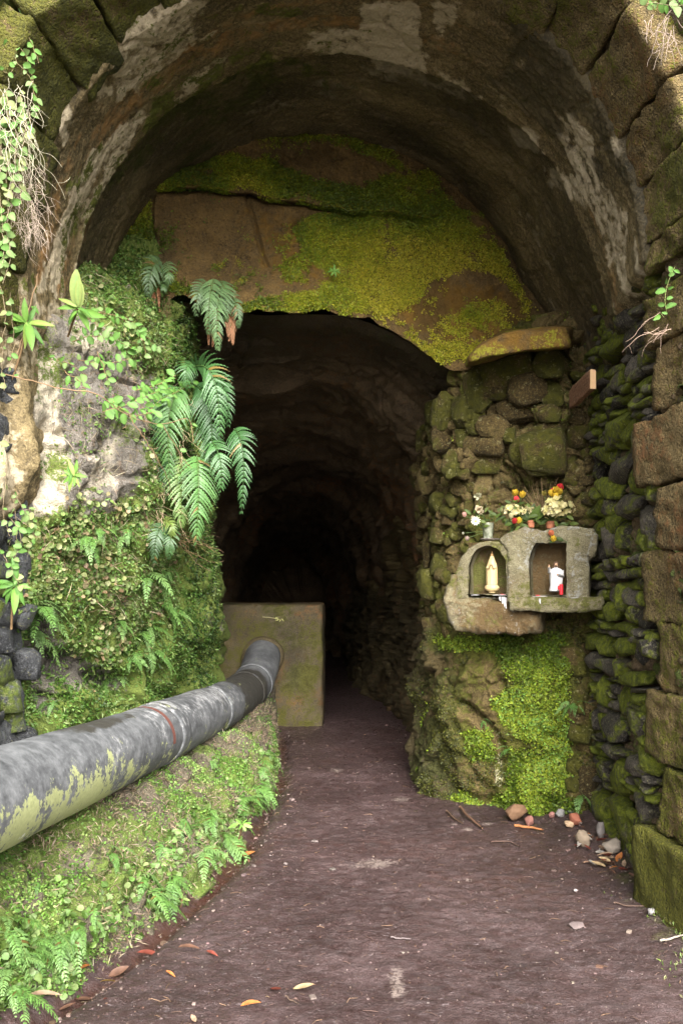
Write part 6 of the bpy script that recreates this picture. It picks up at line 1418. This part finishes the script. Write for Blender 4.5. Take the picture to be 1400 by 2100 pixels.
    stick([(1005, 1730, .006), (1040, 1728, .006), (1066, 1740, .006)], .005, (.10, .06, .05), 'thin dark twig lying on the path in front of the pier'); stick([(1352, 1936, .01), (1400, 1926, .012)], .006, (.28, .24, .20), 'pale thin stick at the right edge of the path'); stick([(1195, 1770, .01), (1225, 1768, .012), (1255, 1778, .01)], .005, (.2, .12, .08), 'curved thin twig in front of the dead leaves'); stick([(585, 2048, .006), (612, 2064, .006)], .003, (.12, .08, .06), 'short thin twig below the pale straw coloured leaf'); stick([(800, 1928, .006), (842, 1930, .006)], .004, (.15, .12, .12), 'grey twig lying across the middle of the path'); stick([(1258, 1855, .006), (1290, 1862, .008), (1320, 1860, .006)], .004, (.14, .09, .07), 'dark twig near the mossy corner block')
    # grit, chips and crumbs of bark strewn over the path
    def grit(n, smin, smax, wt, seed):
        q = np.random.default_rng(seed); P = []
        while len(P) < n:
            d = 2.9 + 7 * q.random() ** 1.6; x = q.uniform(-1.15, 2.0); xb = XB(d)
            if x < xb + .02 or x > np.interp(d, [3, 4.4, 5.8, 6.3, 7, 10], [2.1, 1.6, 1.5, .9, .75, .8]): continue
            edge = min(x - xb, np.interp(d, [3, 4.4, 5.8, 6.3, 7, 10], [2.1, 1.6, 1.5, .9, .75, .8]) - x)
            if q.random() > wt + (1 - wt) * math.exp(-edge / .18): continue
            P.append((x, d, gz(x, d)))
        P = np.array(P); V0 = boxgrid(1, 2.4)[0]; F0 = boxgrid(1, 2.4)[1]; s = q.uniform(smin, smax, (n, 1, 1)) * q.uniform(.5, 1.3, (n, 1, 3)); a = q.uniform(0, 6.3, n); c, sn = np.cos(a), np.sin(a)
        V = V0[None] * s; V = np.stack([V[..., 0] * c[:, None] - V[..., 1] * sn[:, None], V[..., 0] * sn[:, None] + V[..., 1] * c[:, None], V[..., 2] * .6], -1) + P[:, None]
        col = pick([(.09, .06, .055), (.16, .11, .10), (.24, .18, .16), (.05, .03, .027), (.12, .07, .05)], n, q); col[q.random(n) < .03] = (.22, .18, .17)
        return V.reshape(-1, 3), (F0[None] + (np.arange(n) * len(V0))[:, None, None]).reshape(-1, 4), np.repeat(col, len(V0), 0)
    carpet('gravel', 'fine grit and small stones strewn over the purple brown path', [grit(5200, .0018, .0045, .45, 1), grit(1300, .0035, .009, .06, 2), grit(150, .009, .02, .01, 3)], MAT['dry'])
    g = Geo()
    for k in range(420):
        d = 2.9 + 5 * r.random() ** 1.5; x = r.uniform(-1, 1.7)
        if x < XB(d) + .05 or x > np.interp(d, [3, 4.4, 5.8, 6.3, 8], [2, 1.55, 1.45, .85, .75]): continue
        a = r.uniform(0, 6.3); L = r.uniform(.015, .06); p = np.array([x, d, gz(x, d) + .004]); q = p + (L * math.cos(a), L * math.sin(a), 0); q[2] = gz(q[0], q[1]) + .005; m_ = (p + q) / 2 + (r.normal(0, .005), r.normal(0, .005), .003)
        g.add(*tube([p, m_, q], [.0016, .0016, .0008], 3, False), np.array(((.07, .04, .03), (.18, .11, .07), (.10, .06, .05))[r.integers(3)]))
    tag(g.obj('debris', MAT['twig'], None, False), 'tiny broken twigs scattered over the path', None, None, 'stuff')
litter()
